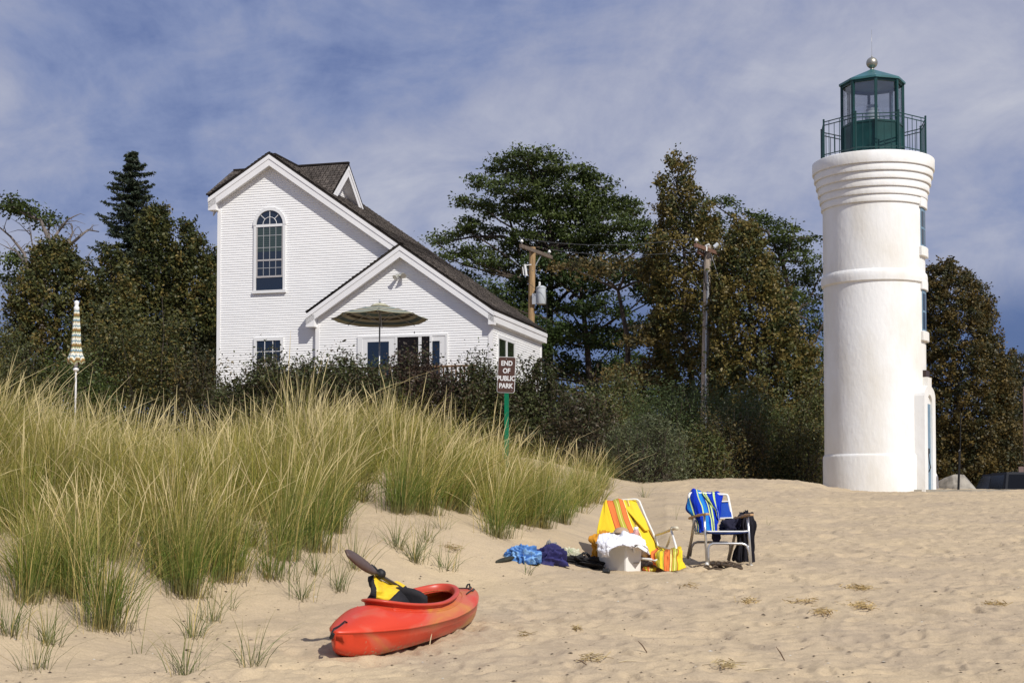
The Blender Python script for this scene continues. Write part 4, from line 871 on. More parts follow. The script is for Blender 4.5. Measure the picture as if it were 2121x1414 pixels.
def poles():
    t,A,B=pole_kit('utility_pole','honey coloured wooden utility pole carrying a grey transformer',(1103,512),(1098,800),57,((1078,510,56),(1142,535,58.6)),.235,wood1,mat('weathered_arm',(.17,.13,.10),.85,var=.3))
    c=P(1121,630,56.8); h=.62
    tr=MB().lathe([(.17,0),(.185,.02),(.185,h-.03),(.195,h-.03),(.195,h),(.10,h+.06),(.001,h+.07)],24,c).build('transformer',mat('pale_grey_paint',(.52,.55,.57),.4),t,world=True,smooth=True,auto=True)
    b=MB()
    b.lathe([(.04,h),(.05,h+.08),(.035,h+.10),(.045,h+.16),(.02,h+.2)],10,c+Vector((-.06,-.08,0))).build('bushing',whitep,tr).data.transform(Matrix.Translation(-t.location))
    MB().bar(c+Vector((-.34,0,.2)),c+Vector((-.17,0,.2)),.06,.4).build('bracket',galv,t,world=True)
    q=P(1087,550,56.4); MB().tube([P(1100,548,56.8),q],.02,6).tube([q+Vector((0,0,.05)),q+Vector((.06,0,-.38))],.045,8).tube([q+Vector((-.08,0,-.05)),q+Vector((-.04,0,-.36))],.02,6).build('fuse_cutout',whitep,t,world=True)
    MB().tube([q,P(1093,585,56.5),P(1112,600,56.5),c+Vector((.0,-.1,h+.1))],.008,5).tube([P(1131,598,56.7),P(1133,640,56.7),P(1131,690,56.7),P(1108,700,56.8)],.012,5).build('service_cable',blk,t,world=True)
    t2,C,D=pole_kit('utility_pole','grey weathered utility pole with a metal conduit and a guy wire',(1466,508),(1456,1000),54,((1439,508,53),(1497,532,55.2)),.25,wood2,mat('reddish_arm',(.20,.11,.075),.85,var=.3))
    E_=D-C; MB().bar(C+Vector((.15,.3,-.16)),D+Vector((-.1,.3,-.16)),.09,.12).build('crossarm',mat('reddish_arm',(.2,.1,.07),.85),t2,world=True)
    MB().tube([P(1466,560,53.85),P(1466,610,53.85),P(1463,700,53.85),P(1461,1000,53.85)],.045,8).build('conduit',galv,t2,world=True)
    MB().tube([P(1463,518,53.7),P(1457,545,53.7),P(1459,580,53.7),P(1465,602,53.7)],.022,6).build('riser_cable',blk,t2,world=True)
    c=P(1462,520,53.6); MB().tube([c,c+Vector((.02,0,.18)),c+Vector((.12,-.05,.22))],.05,8).build('weatherhead',whitep,t2,world=True)
    c=P(1479,512,53.6); MB().tube([c,c+Vector((.14,0,.12))],.07,10).build('arrester',mat('pale_grey_paint',(.52,.55,.57),.4),t2,world=True)
    g=[P(1474,530,53.8),P(1500,610,53.5),P(1518,672,53.3),P(1560,790,52.8),P(1600,880,52.3)]
    MB().tube(g,.010,5).tube([g[2]+Vector((0,0,.07)),g[2]-Vector((0,0,.07))],.04,8).build('guy_wire',galv,t2,world=True)
    def wire(n,l,a,b,sag=.25):
        pts=[a.lerp(b,i/14)-Vector((0,0,sag*4*(i/14)*(1-i/14))) for i in range(15)]; o=MB().tube(pts,.009,5).build(n,mat('wire',(.10,.10,.10),.5)); tag(o,l,'wire')
    up=Vector((0,-.15,.28))
    wire('power_line','upper thin power line strung between the two utility poles',A.lerp(B,.04)+up,C.lerp(D,.04)+up)
    wire('power_line','lower thin power line strung between the two utility poles',A.lerp(B,.93)+up,C.lerp(D,.93)+up)
poles()
def text_mesh(name,txt,size,m,parent,xs=1.,off=0.,spacing=1.2,ext=.002):
    cu=bpy.data.curves.new(name,'FONT'); cu.body=txt; cu.size=size; cu.align_x='CENTER'; cu.align_y='CENTER'; cu.space_line=spacing; cu.extrude=ext; cu.offset=off
    o=bpy.data.objects.new(name,cu); COL.objects.link(o); dg=bpy.context.evaluated_depsgraph_get(); me=bpy.data.meshes.new_from_object(o.evaluated_get(dg)); bpy.data.objects.remove(o)
    me.materials.clear(); q=link(name,me,m,parent); me.transform(Matrix.Scale(xs,4,(1,0,0))); return q
def rrect(w,h,r,n=5):
    p=[]
    for cx,cy,a in((w/2-r,h/2-r,0),(-w/2+r,h/2-r,90),(-w/2+r,-h/2+r,180),(w/2-r,-h/2+r,270)):
        for i in range(n+1): t=R(a+90*i/n); p.append((cx+r*math.cos(t),cy+r*math.sin(t)))
    return p
def park_sign():
    d=25.7; c=P(1049,776,d); g=P(1048,935,d)
    T=thing('park_sign','brown metal sign with white lettering on a green post in the grass','sign',(c.x,d,gz1(c.x,d)),R(-10))
    zc=c.z-T.location.z; w,h=.30,.60; A=lambda x,z,t:(x,t,z+zc)
    tilt=R(-2.5); rot=lambda p:[(x*math.cos(tilt)-y*math.sin(tilt),x*math.sin(tilt)+y*math.cos(tilt)) for x,y in p]
    wh=mat('sign_white',(.75,.75,.74),.45); br=mat('sign_brown',(.085,.042,.030),.45,var=.12)
    pl=MB().prism(rot(rrect(w,h,.035)),A,-.006,.0).build('sign_board',wh,T)
    MB().prism(rot(rrect(w-.014,h-.014,.030)),A,-.009,-.0062).build('sign_face',br,T)
    lt=text_mesh('lettering','END\nOF\nPUBLIC\nPARK',.112,wh,T,.86,.0035,1.12); lt.rotation_euler=(R(90),-tilt,0); lt.location=(0,-.0115,zc-.0)
    MB().bx(-.036,.036,.004,.012,-.4,zc-.29).bx(-.036,-.026,.012,.035,-.4,zc+.25).bx(.026,.036,.012,.035,-.4,zc+.25).bx(-.026,.026,.004,.010,zc-.29,zc+.25).build('post',mat('post_green',(.0,.17,.075),.4,var=.2),T)
    b=MB(); 
    for z in(.27,-.26): b.lathe([(.009,0),(.009,.004),(.001,.006)],8)
    MB().tube([(.0,-.012,zc+.265),(.0,-.006,zc+.265)],.008,8).build('bolt',galv,T); MB().tube([(.09,-.012,zc-.26),(.09,-.006,zc-.26)],.006,8).build('bolt',galv,T)
park_sign()
def open_umbrella():
    d=43.6; c=P(785,700,d); zr_=P(785,658,d).z; za=P(785,630,d).z; g=HW(0,0,1.2).z
    T=thing('patio_umbrella','open striped patio umbrella on a grey pole before the house','umbrella',(c.x,d,g)); T.rotation_euler=(R(-3),0,0)
    z=lambda q:q-g
    st=stripemat('umbrella_stripes',[(0,(.30,.29,.20)),(.10,(.10,.14,.14)),(.2,(.42,.40,.30)),(.29,(.07,.062,.042)),(.38,(.42,.40,.30)),(.46,(.13,.19,.19)),(.58,(.42,.40,.30)),(.66,(.07,.062,.042)),(.76,(.42,.40,.30)),(.84,(.12,.17,.18))],axis=1,bump=.1)
    V=[];Q=[];UV=[]; n=8; rad=1.385; h=z(za)-z(zr_); S_=10; K=8
    for i in range(n):
        a0=R(45*i+2);a1=R(45*(i+1)+2)
        for j in range(S_+1):
            t=.12+(1-.12)*j/S_
            for q in range(K+1):
                s=q/K; x=(math.cos(a0)*(1-s)+math.cos(a1)*s)*rad*t; y=(math.sin(a0)*(1-s)+math.sin(a1)*s)*rad*t
                V.append((x,y,z(zr_)+h*(1-t**1.25)-.05*t*math.sin(math.pi*s)*(.4+.6*t)*0+.03*math.sin(math.pi*s)*-1*t)); UV.append((s,1-t))
        b=i*(S_+1)*(K+1)
        for j in range(S_):
            for q in range(K): a=b+j*(K+1)+q; Q.append([a,a+1,a+K+2,a+K+1])
    o=npmesh('canopy',np.array(V),np.array(Q),st,T,world=False,uv=np.array(UV)); m=o.modifiers.new('s','SOLIDIFY'); m.thickness=.006
    cap=MB().lathe([(.30,h*.90),(.22,h*1.06),(.10,h*1.16),(.02,h*1.2)],8,(0,0,z(zr_)),a0=R(2)).build('vent_cap',mat('umbrella_cream',(.42,.40,.28),.8),T)
    MB().tube([(0,0,-.3),(0,0,z(zr_)+h*1.15)],.022,10).build('pole',galv,T,smooth=True); MB().lathe([(.02,0),(.035,.04),(.02,.09),(.001,.14)],10,(0,0,z(zr_)+h*1.17)).build('finial',galv,T)
    for i in range(8):
        a=R(45*i+2); f=MB().tube([(math.cos(a)*.05,math.sin(a)*.05,z(zr_)+h-.07),(math.cos(a)*rad*.99,math.sin(a)*rad*.99,z(zr_)-.025)],.011,5); f.tube([(0,0,z(zr_)-.12),(math.cos(a)*rad*.48,math.sin(a)*rad*.48,z(zr_)+h*.55-.03)],.008,5); f.build('rib',galv,T)
open_umbrella()
def closed_umbrella():
    d=36; c=P(157,790,d); g=gz1(c.x,d)
    T=thing('closed_umbrella','furled umbrella in cream blue and brown zigzag knit on a white pole','umbrella',(c.x,d,g))
    k=d/F; Z=lambda py:P(157,py,d).z-g
    m=bpy.data.materials.new('zigzag_knit'); m.use_nodes=True;N=m.node_tree.nodes;L=m.node_tree.links;b=N['Principled BSDF'];b.inputs['Roughness'].default_value=.95
    uv=N.new('ShaderNodeUVMap');sp=N.new('ShaderNodeSeparateXYZ');L.new(uv.outputs[0],sp.inputs[0])
    pp=N.new('ShaderNodeMath');pp.operation='PINGPONG';L.new(sp.outputs[0],pp.inputs[0]);pp.inputs[1].default_value=.0417
    ad=N.new('ShaderNodeMath');ad.operation='MULTIPLY_ADD';L.new(pp.outputs[0],ad.inputs[0]);ad.inputs[1].default_value=.55;L.new(sp.outputs[1],ad.inputs[2])
    ml=N.new('ShaderNodeMath');ml.operation='MULTIPLY';L.new(ad.outputs[0],ml.inputs[0]);ml.inputs[1].default_value=3.6;fr=N.new('ShaderNodeMath');fr.operation='FRACT';L.new(ml.outputs[0],fr.inputs[0])
    cr=N.new('ShaderNodeValToRGB');cr.color_ramp.interpolation='CONSTANT';L.new(fr.outputs[0],cr.inputs[0]);e=cr.color_ramp.elements;e[0].color=(.70,.68,.58,1);e[1].position=.12;e[1].color=(.16,.26,.30,1)
    for p,cc in((.22,(.70,.68,.58)),(.34,(.30,.19,.05)),(.46,(.12,.06,.03)),(.54,(.28,.30,.14)),(.64,(.70,.68,.58)),(.74,(.15,.27,.33)),(.86,(.34,.22,.05)),(.93,(.65,.63,.52))): q=e.new(p);q.color=(*cc,1)
    L.new(cr.outputs[0],b.inputs['Base Color'])
    prof=[(640,4.5),(660,6.5),(690,8.5),(715,9.5),(728,11),(740,14.5),(750,17),(753,16)]
    V=[];Q=[];UV=[];n=48;ys=np.linspace(640,753,40)
    for j,y in enumerate(ys):
        r=np.interp(y,[p[0] for p in prof],[p[1] for p in prof])*k
        for i in range(n+1):
            t=2*math.pi*i/n; rr=r*(1+.13*math.cos(6*t+.8*math.sin(j*.1))+.03*math.sin(t*3+j*.5)); V.append((rr*math.cos(t),rr*math.sin(t),Z(y)+(.03*math.cos(6*t) if j>34 else 0))); UV.append((i/n,(y-640)/113))
    for j in range(39):
        for i in range(n): a=j*(n+1)+i; Q.append([a,a+n+1,a+n+2,a+1])
    npmesh('canopy',np.array(V),np.array(Q),m,T,world=False,uv=np.array(UV),smooth=True)
    MB().tube([(0,0,-.1),(0,0,Z(770)),(0,0,Z(745))],[.022,.022,.05],10).lathe([(.055,0),(.075,.03),(.05,.08)],12,(0,0,Z(768))).build('pole',mat('white_paint',(.8,.8,.8),.4),T)
    MB().lathe([(.03,-.06),(.06,-.02),(.065,.04),(.04,.07),(.05,.11),(.058,.15),(.04,.19),(.001,.205)],14,(0,0,Z(640))).build('finial',mat('white_paint',(.8,.8,.8),.4),T,smooth=True)
closed_umbrella()
def pickup():
    y0=58.; x0=18.45; g=gz1(19,60)
    T=thing('pickup_truck','dark blue black pickup with a tinted bed cap parked beyond the boulder','pickup',(x0+.95,y0,g))
    body=mat('dark_car_paint',(.004,.006,.012),.45,spec=.2,coat=0); gl=mat('tinted_glass',(.004,.005,.008),.2,spec=.2)
    A=lambda y,z,t:(t,y,z); w=.95; top=P(2100,977,58).z-g
    lower=[(0,.45),(.02,1.02),(2.0,1.04),(3.55,1.04),(5.0,.96),(5.25,.75),(5.3,.45),(4.75,.4),(4.6,.72),(4.25,.82),(3.95,.72),(3.8,.4),(1.5,.4),(1.35,.72),(1.0,.82),(.65,.72),(.5,.4)]
    MB().prism(lower,A,-w,w).build('body',body,T,bevel=.03)
    cap=MB(); 
    def loft(pr,wi): # pr (y,z,halfwidth)
        pass
    b=MB(); y=[.05,.18,1.9]; 
    def hull(yb0,yb1,yt0,yt1,zb,zt,wb,wt,name,m,par=T,bv=.03):
        vs=[(-wb,yb0,zb),(wb,yb0,zb),(wb,yb1,zb),(-wb,yb1,zb),(-wt,yt0,zt),(wt,yt0,zt),(wt,yt1,zt),(-wt,yt1,zt)]
        return MB().add(vs,[(0,1,2,3),(4,5,6,7),(0,1,5,4),(1,2,6,5),(2,3,7,6),(3,0,4,7)]) if False else _h2(vs,name,m,par,bv)
    def _h2(vs,name,m,par,bv):
        q=MB(); q.add(vs,[(0,1,2,3),(4,5,6,7),(0,1,5,4),(1,2,6,5),(2,3,7,6),(3,0,4,7)]); return q.build(name,m,par,bevel=bv)
    hull(.03,1.98,.16,1.98,1.03,top,.92,.80,'bed_cap',body); hull(2.0,4.05,2.06,3.25,1.03,top-.02,.90,.74,'cab',body)
    # cap side and rear windows, cab windows
    for s in(-1,1):
        def sd(y0_,y1_,za,zb,yo=.0,n='side_window'):
            f=lambda z:.92-(.12)*(z-1.03)/(top-1.03)+.004
            q=MB(); q.add([(s*f(za),y0_,za),(s*f(za),y1_,za),(s*f(zb),y1_-yo,zb),(s*f(zb),y0_+.02,zb)],[(0,1,2,3)]); q.build(n,gl,T)
        sd(.25,1.85,1.14,top-.10); 
        q=MB(); f=lambda z:.90-.16*(z-1.03)/(top-1.05)+.004
        q.add([(s*f(1.12),2.1,1.12),(s*f(1.12),3.75,1.12),(s*f(top-.1),3.1,top-.1),(s*f(top-.1),2.12,top-.1)],[(0,1,2,3)]); q.build('side_window',gl,T)
        MB().bx(s*.93,s*.80,-.012,.05,.72,1.0).build('tail_light',mat('tail_red',(.45,.01,.012),.2,spec=.8),T)
        for yy in(1.0,4.25):
            wv=MB().tube([(s*.95,yy,.36),(s*.72,yy,.36)],.36,28).build('wheel',blk,T); MB().tube([(s*.955,yy,.36),(s*.90,yy,.36)],.2,18).build('rim',galv,wv)
    q=MB(); q.add([(-.78,.045,1.14),(.78,.045,1.14),(.70,.143,top-.09),(-.70,.143,top-.09)],[(0,1,2,3)]); q.build('rear_window',gl,T)
    MB().bx(-.9,.9,-.12,.02,.42,.56).build('bumper',galv,T,bevel=.02)
    b=P(2121,971,62); t=thing('notice_board','brown wooden notice board on posts behind the pickup','sign',(b.x,62,gz1(b.x,62)))
    zz=b.z-t.location.z; MB().bx(-.22,.9,-.02,.02,zz-.12,zz+.1).build('board',mat('sign_brown2',(.16,.11,.10),.6),t); MB().bx(0,.08,.02,.1,-.2,zz+.05).build('post',mat('sign_brown2',(.16,.11,.10),.6),t)
    b=P(2121,800,60); t=MB().tube([(b.x,60,gz1(b.x,60)),(b.x,60,P(2121,800,60).z)],.045,8).build('flag_pole',mat('brown_pole',(.22,.15,.14),.6)); tag(t,'thin brown pole cut by the right edge behind the pickup','pole')
pickup()
# ------------------------------------------------------------------ kayak
def kayak():
    A=np.array([-1.185,10.38]); B=np.array([-.325,12.35]); L=float(np.linalg.norm(B-A)); zA=float(gmacro(A[0],A[1]))+EZ-.02; zB=float(gmacro(B[0],B[1]))+EZ+.005
    T=thing('kayak','red and orange marbled plastic kayak lying on the sand','kayak',(A[0],A[1],zA))
    yaw=math.atan2(B[1]-A[1],B[0]-A[0]); pit=math.atan2(zB-zA,L)
    T.rotation_euler=(Matrix.Rotation(yaw,4,'Z')@Matrix.Rotation(-pit,4,'Y')@Matrix.Rotation(R(3),4,'X')).to_euler()
    W_=lambda t:.318*(max(0,1-abs(2*t-1)**2.3))**.80+.006
    zk=lambda t:.11*max(0,(abs(2*t-1)-.72)/.28)**2.2
    zs=lambda t:np.interp(t,[0,.25,.55,.8,1],[.215,.185,.17,.185,.235]); hd=lambda t:float(np.interp(t,[0,.08,.22,.5,.78,.93,1],[.004,.05,.135,.115,.095,.03,.004]))
    m=bpy.data.materials.new('kayak_plastic'); m.use_nodes=True;N=m.node_tree.nodes;Lk=m.node_tree.links;b=N['Principled BSDF'];b.inputs['Roughness'].default_value=.38;b.inputs['Specular IOR Level'].default_value=.45
    tc=N.new('ShaderNodeTexCoord');mp=N.new('ShaderNodeMapping');mp.inputs['Scale'].default_value=(1.0,2.4,3.0);mp.inputs['Rotation'].default_value=(0,R(35),R(20));mp.inputs['Location'].default_value=(.35,.2,.1);Lk.new(tc.outputs['Object'],mp.inputs[0])
    n1=N.new('ShaderNodeTexNoise');n1.inputs['Scale'].default_value=1.7;n1.inputs['Detail'].default_value=3;n1.inputs['Distortion'].default_value=.8;Lk.new(mp.outputs[0],n1.inputs[0])
    sp=N.new('ShaderNodeSeparateXYZ');Lk.new(tc.outputs['Object'],sp.inputs[0])
    mr=N.new('ShaderNodeMapRange');Lk.new(sp.outputs[0],mr.inputs[0]);mr.inputs[1].default_value=.1;mr.inputs[2].default_value=1.5;mr.inputs[3].default_value=-.16;mr.inputs[4].default_value=.07
    ad=N.new('ShaderNodeMath');Lk.new(n1.outputs[0],ad.inputs[0]);Lk.new(mr.outputs[0],ad.inputs[1])
    cr=N.new('ShaderNodeValToRGB');Lk.new(ad.outputs[0],cr.inputs[0]);e=cr.color_ramp.elements
    e[0].position=.44;e[0].color=(.60,.05,.018,1);e[1].position=.75;e[1].color=(.58,.27,.035,1)
    for p,c in((.49,(.60,.075,.035)),(.56,(.56,.10,.055)),(.63,(.54,.15,.05))): q=e.new(p);q.color=(*c,1)
    # scuffed, sandy keel line
    n2=N.new('ShaderNodeTexNoise');n2.inputs['Scale'].default_value=40;n2.inputs['Detail'].default_value=6;Lk.new(tc.outputs['Object'],n2.inputs[0])
    s1=N.new('ShaderNodeMapRange');Lk.new(sp.outputs[2],s1.inputs[0]);s1.inputs[1].default_value=.11;s1.inputs[2].default_value=.0;s1.inputs[3].default_value=-.12;s1.inputs[4].default_value=.16
    a2=N.new('ShaderNodeMath');Lk.new(n2.outputs[0],a2.inputs[0]);Lk.new(s1.outputs[0],a2.inputs[1]);gt=N.new('ShaderNodeMapRange');Lk.new(a2.outputs[0],gt.inputs[0]);gt.inputs[1].default_value=.56;gt.inputs[2].default_value=.68
    mx=N.new('ShaderNodeMix');mx.data_type='RGBA';Lk.new(gt.outputs[0],mx.inputs[0]);Lk.new(cr.outputs[0],mx.inputs[6]);mx.inputs[7].default_value=(.42,.24,.14,1);Lk.new(mx.outputs[2],b.inputs['Base Color'])
    bp=N.new('ShaderNodeBump');bp.inputs['Strength'].default_value=.12;bp.inputs['Distance'].default_value=.005;Lk.new(n2.outputs[0],bp.inputs['Height']);Lk.new(bp.outputs[0],b.inputs['Normal'])
    nt=150; V=[];F_=[]
    def section(t):
        w=W_(t);k=zk(t);s=float(zs(t)); p=[]
        hull=[(0,k),(.35*w,k+.004),(.62*w,k+.016),(.80*w,k+.040),(.90*w,k+.078),(.955*w,k+.12 if s>k+.14 else (k+s)/2),(.985*w,(s*.75+k*.25) if s*.75+k*.25>k+.12 else s-.01),(1.0*w,s-.008),(w+.006,s-.006),(w+.006,s+.004)]
        deck=[(w*math.cos(q),s+.006+hd(t)*math.sin(q)**1.3) for q in np.linspace(0,math.pi/2,22)]
        right=hull+deck   # from keel up to the crown on +y side
        return right
    for i in range(nt+1):
        t=i/nt; sct=section(t); full=[(y,z) for y,z in sct]+[(-y,z) for y,z in reversed(sct[1:-1])]
        for y,z in full: V.append([t*L,y,z])
    n=len(full); V=np.array(V); xc,a_,b_=.52*L,.56,.222
    nd=10; 
    r=np.sqrt(((V[:,0]-xc)/a_)**2+(V[:,1]/b_)**2); top=np.tile((np.arange(n)>=nd)&(np.arange(n)<=n-nd),nt+1)
    sn=top&(r>.90)&(r<1.07); V[sn,0]=xc+(V[sn,0]-xc)/r[sn]; V[sn,1]=V[sn,1]/r[sn]
    for i in range(nt):
        for j in range(n):
            q=[i*n+j,i*n+(j+1)%n,(i+1)*n+(j+1)%n,(i+1)*n+j]; c=V[q].mean(0)
            if all(top[q]) and ((c[0]-xc)/a_)**2+(c[1]/b_)**2<.985: continue
            F_.append(q)
    F_.append(list(range(n))[::-1]);F_.append([nt*n+j for j in range(n)])
    hb=MB(); hb.add(V.tolist(),F_); o=hb.build('hull',m,T,smooth=True); 
    md=o.modifiers.new('s','SOLIDIFY'); md.thickness=.006; md.offset=-1
    def dz(x,y):
        t=x/L; w=W_(t); q=math.acos(min(1,abs(y)/w)); return float(zs(t))+.006+hd(t)*math.sin(q)**1.3
    cm=MB(); prof=[(-.004,-.025),(-.004,.026),(.010,.036),(.032,.034),(.038,.026),(.034,.016),(.016,.012),(.010,-.01)]; ne=72
    for i in range(ne):
        t=2*math.pi*i/ne; x=xc+a_*math.cos(t);y=b_*math.sin(t); nx,ny=math.cos(t)/a_,math.sin(t)/b_; l=math.hypot(nx,ny); nx/=l;ny/=l; z=dz(x,y)+.012*math.cos(t)**2
        for o1,z1 in prof: cm.v.append((x+nx*o1,y+ny*o1,z+z1))
    for i in range(ne):
        for j in range(7): a=i*8+j;c=((i+1)%ne)*8+j; cm.f.append([a,c,c+1,a+1]);cm.m.append(0)
    cm.build('coaming',mat('coral_plastic',(.58,.07,.035),.36,var=.2,vscale=3),T,smooth=True)
    # raised moulded ridge around the cockpit and a recessed slot near the end
    rg=MB(); pts=[]
    for t in np.linspace(-2.6,2.6,60):
        x=xc+.66*math.cos(t);y=.268*math.sin(t)
        if abs(y)<W_(x/L)-.01 and 0<x<L: pts.append((x,y,dz(x,y)+.001))
    if len(pts)>3: rg.tube(pts,.006,6); rg.build('moulded_ridge',m,T,smooth=True)
    # seat with back rest
    st=MB(); 
    for (x0,x1,y,z0,z1) in((.40*L,.62*L,.19,.03,.09),): st.bx(x0,x1,-y,y,z0,z1)
    st.build('seat',blk,T,bevel=.02)
    bk=MB(); nv=[]
    for i in range(9):
        for j in range(9):
            y=-.17+.34*i/8; h=j/8; x=.47*L-.03*h-.05*(1-(abs(y)/.17)**2)+.05; z=.06+h*(.335-.06*(abs(y)/.17)**3); nv.append((x,y,z))
    bk.add(nv,[(i*9+j,(i+1)*9+j,(i+1)*9+j+1,i*9+j+1) for i in range(8) for j in range(8)]); q=bk.build('backrest',mat('black_fabric',(.014,.013,.016),.8,bump=.3),T,smooth=True); md=q.modifiers.new('s','SOLIDIFY'); md.thickness=.035
    # bungees and handles
    bg=MB()
    for (xa,ya,xb,yb) in((.80*L,.05,.925*L,-.055),(.80*L,-.16,.905*L,-.10)):
        bg.tube([(xa+(xb-xa)*i/8,ya+(yb-ya)*i/8,dz(xa+(xb-xa)*i/8,ya+(yb-ya)*i/8)+.010) for i in range(9)],.005,6)
        bg.tube([(xb,yb,dz(xb,yb)),(xb+.02,yb-.01,dz(xb,yb)+.018)],.009,6)
    bg.build('bungee_cord',blk,T)
    MB().tube([(.16,.0,dz(.16,0)),(.13,.0,dz(.13,0)+.02),(.06,.004,.25),(-.01,.006,.242),(-.035,.006,.215)],.006,6).tube([(-.035,-.005,.215),(-.035,.012,.18)],.014,8).build('carry_handle',blk,T)
    MB().tube([(L-.10,0,dz(L-.1,0)-.005),(L-.07,.0,.275),(L-.035,.0,.275),(L-.02,.0,.235)],.007,6).build('carry_handle',blk,T)
    return T
kayak()
def paddle():
    a=P(716,1146,10.65); th_=P(778,1186,11.05); e=P(880,1248,11.75)
    T=thing('paddle','brown bladed kayak paddle leaning out of the cockpit','paddle',e)
    d=(th_-a).normalized(); view=(a-Vector((0,0,EZ))).normalized(); up=d.cross(view).normalized(); side=(up*.30+view*.95).normalized(); side=(side-d*side.dot(d)).normalized(); nrm=d.cross(side)
    bl=MB(); L=(th_-a).length; rows=14; vs=[]
    for i in range(rows+1):
        t=i/rows; w=.064*math.sin(math.pi*min(1,(t*.93+.07)))**.6 if t<.75 else .064*(1-t)/.25*.7+.012
        for j in range(5):
            s=(j-2)/2; vs.append(a+d*L*t+side*w*s+nrm*(.018*math.sin(t*math.pi)-.02*s*s*math.sin(math.pi*t)))
    bl.add(vs,[(i*5+j,(i+1)*5+j,(i+1)*5+j+1,i*5+j+1) for i in range(rows) for j in range(4)])
    o=bl.build('blade',mat('brown_blade',(.10,.062,.048),.4,var=.2),T,world=True,smooth=True); m=o.modifiers.new('s','SOLIDIFY'); m.thickness=.014
    MB().tube([th_-d*.06,th_,e],.016,10).build('shaft',mat('dark_shaft',(.06,.05,.045),.35,var=.2),T,world=True,smooth=True)
    c=P(788,1188,11.1); q=(e-th_).normalized(); MB().tube([c-q*.03,c-q*.012,c+q*.012,c+q*.025],[.022,.038,.038,.022],14).build('drip_ring',blk,T,world=True,smooth=True)
    c=P(767,1170,11.25); MB().tube([c,P(774,1176,11.25),P(785,1186,11.2)],[.014,.018,.012],8).build('shaft_grip',blk,T,world=True)
paddle()
# ------------------------------------------------------------------ draped cloth
def patch(name,rows,mats,parent=None,nu=60,nv=50,fold=.012,fs=(7,2),thick=.01,seed=0,mi=None,shp=None,origin=None,flip=False):
    """rows of (px,py,depth) polylines -> a cloth surface of real thickness"""
    def res(pl,n):
        pl=np.array(pl,float); s=np.linspace(0,len(pl)-1,n); i=np.clip(s.astype(int),0,len(pl)-2); f=s-i
        p0=pl[np.clip(i-1,0,None)];p1=pl[i];p2=pl[i+1];p3=pl[np.clip(i+2,None,len(pl)-1)];f=f[:,None]
        return .5*((2*p1)+(-p0+p2)*f+(2*p0-5*p1+4*p2-p3)*f*f+(-p0+3*p1-3*p2+p3)*f**3)
    Rr=np.array([res(r,nu) for r in rows]); G_=np.stack([res(Rr[:,i],nv) for i in range(nu)],1)   # nv,nu,3
    pix=G_.copy(); V=np.array([[P(*G_[j,i]) for i in range(nu)] for j in range(nv)])
    du=np.gradient(V,axis=1);dv=np.gradient(V,axis=0);n=np.cross(du,dv);n/=np.linalg.norm(n,axis=2)[:,:,None]+1e-9
    cam=np.array([0,0,EZ])-V; sgn=np.sign((n*cam).sum(2))[:,:,None]; n=n*np.where(np.abs(sgn)>0,sgn,1)
    jj,ii=np.meshgrid(np.linspace(0,1,nv),np.linspace(0,1,nu),indexing='ij')
    f=fold*(perlin(ii*fs[0]+.8*perlin(ii*2,jj*2,seed+5),jj*fs[1],seed)*1.5+.5*perlin(ii*fs[0]*2.3,jj*fs[1]*2.3,seed+1)+.25*perlin(ii*fs[0]*5,jj*fs[1]*5,seed+2))
    V=V+n*f[:,:,None]; Bk=V-n*thick
    N=nv*nu; idx=np.arange(N).reshape(nv,nu); a=idx[:-1,:-1].ravel();b=idx[:-1,1:].ravel();c=idx[1:,1:].ravel();d=idx[1:,:-1].ravel()
    Q=np.stack([a,b,c,d],1); Q2=np.stack([d,c,b,a],1)+N
    edge=np.concatenate([idx[0,:],idx[1:,-1],idx[-1,::-1][1:],idx[::-1,0][1:]]); E1=edge[:-1];E2=edge[1:]; Q3=np.stack([E2,E1,E1+N,E2+N],1)
    VV=np.concatenate([V.reshape(-1,3),Bk.reshape(-1,3)]); uv=np.stack([ii.ravel(),jj.ravel()],1); uv=np.concatenate([uv,uv])
    org=np.array(origin) if origin is not None else (VV.mean(0)*np.array([1,1,0])+np.array([0,0,VV[:,2].min()]))
    if parent is None: VV=VV-org
    QQ=np.concatenate([Q,Q2,Q3])
    o=npmesh(name,VV,QQ,mats,parent,smooth=True,uv=uv,world=parent is not None)
    if parent is None: o.location=org
    if mi is not None:
        pc=pix.reshape(-1,3); cc=pc[Q].mean(1); sel=np.array([mi(x,y,u,v) for (x,y,_),(u,v) in zip(cc,uv[Q].mean(1))]); k=np.concatenate([sel,sel,np.full(len(Q3),sel[0])]).astype(np.int32)
        o.data.polygons.foreach_set('material_index',k)
    return o
def z5(x,y,d): return (640+x/5.2375,1120+y/5.2375,d)
def zc(x,y,d): return (1200+x/6.429,990+y/6.429,d+.72)      # recliner close-up
def zb(x,y,d): return (1390+x/6.735,990+y/6.735,d+.60)      # blue chair close-up
def zp(x,y,d): return (1010+x/8.158,1100+y/8.158,d)     # clothes pile close-up
yel=(.75,.50,.03); 
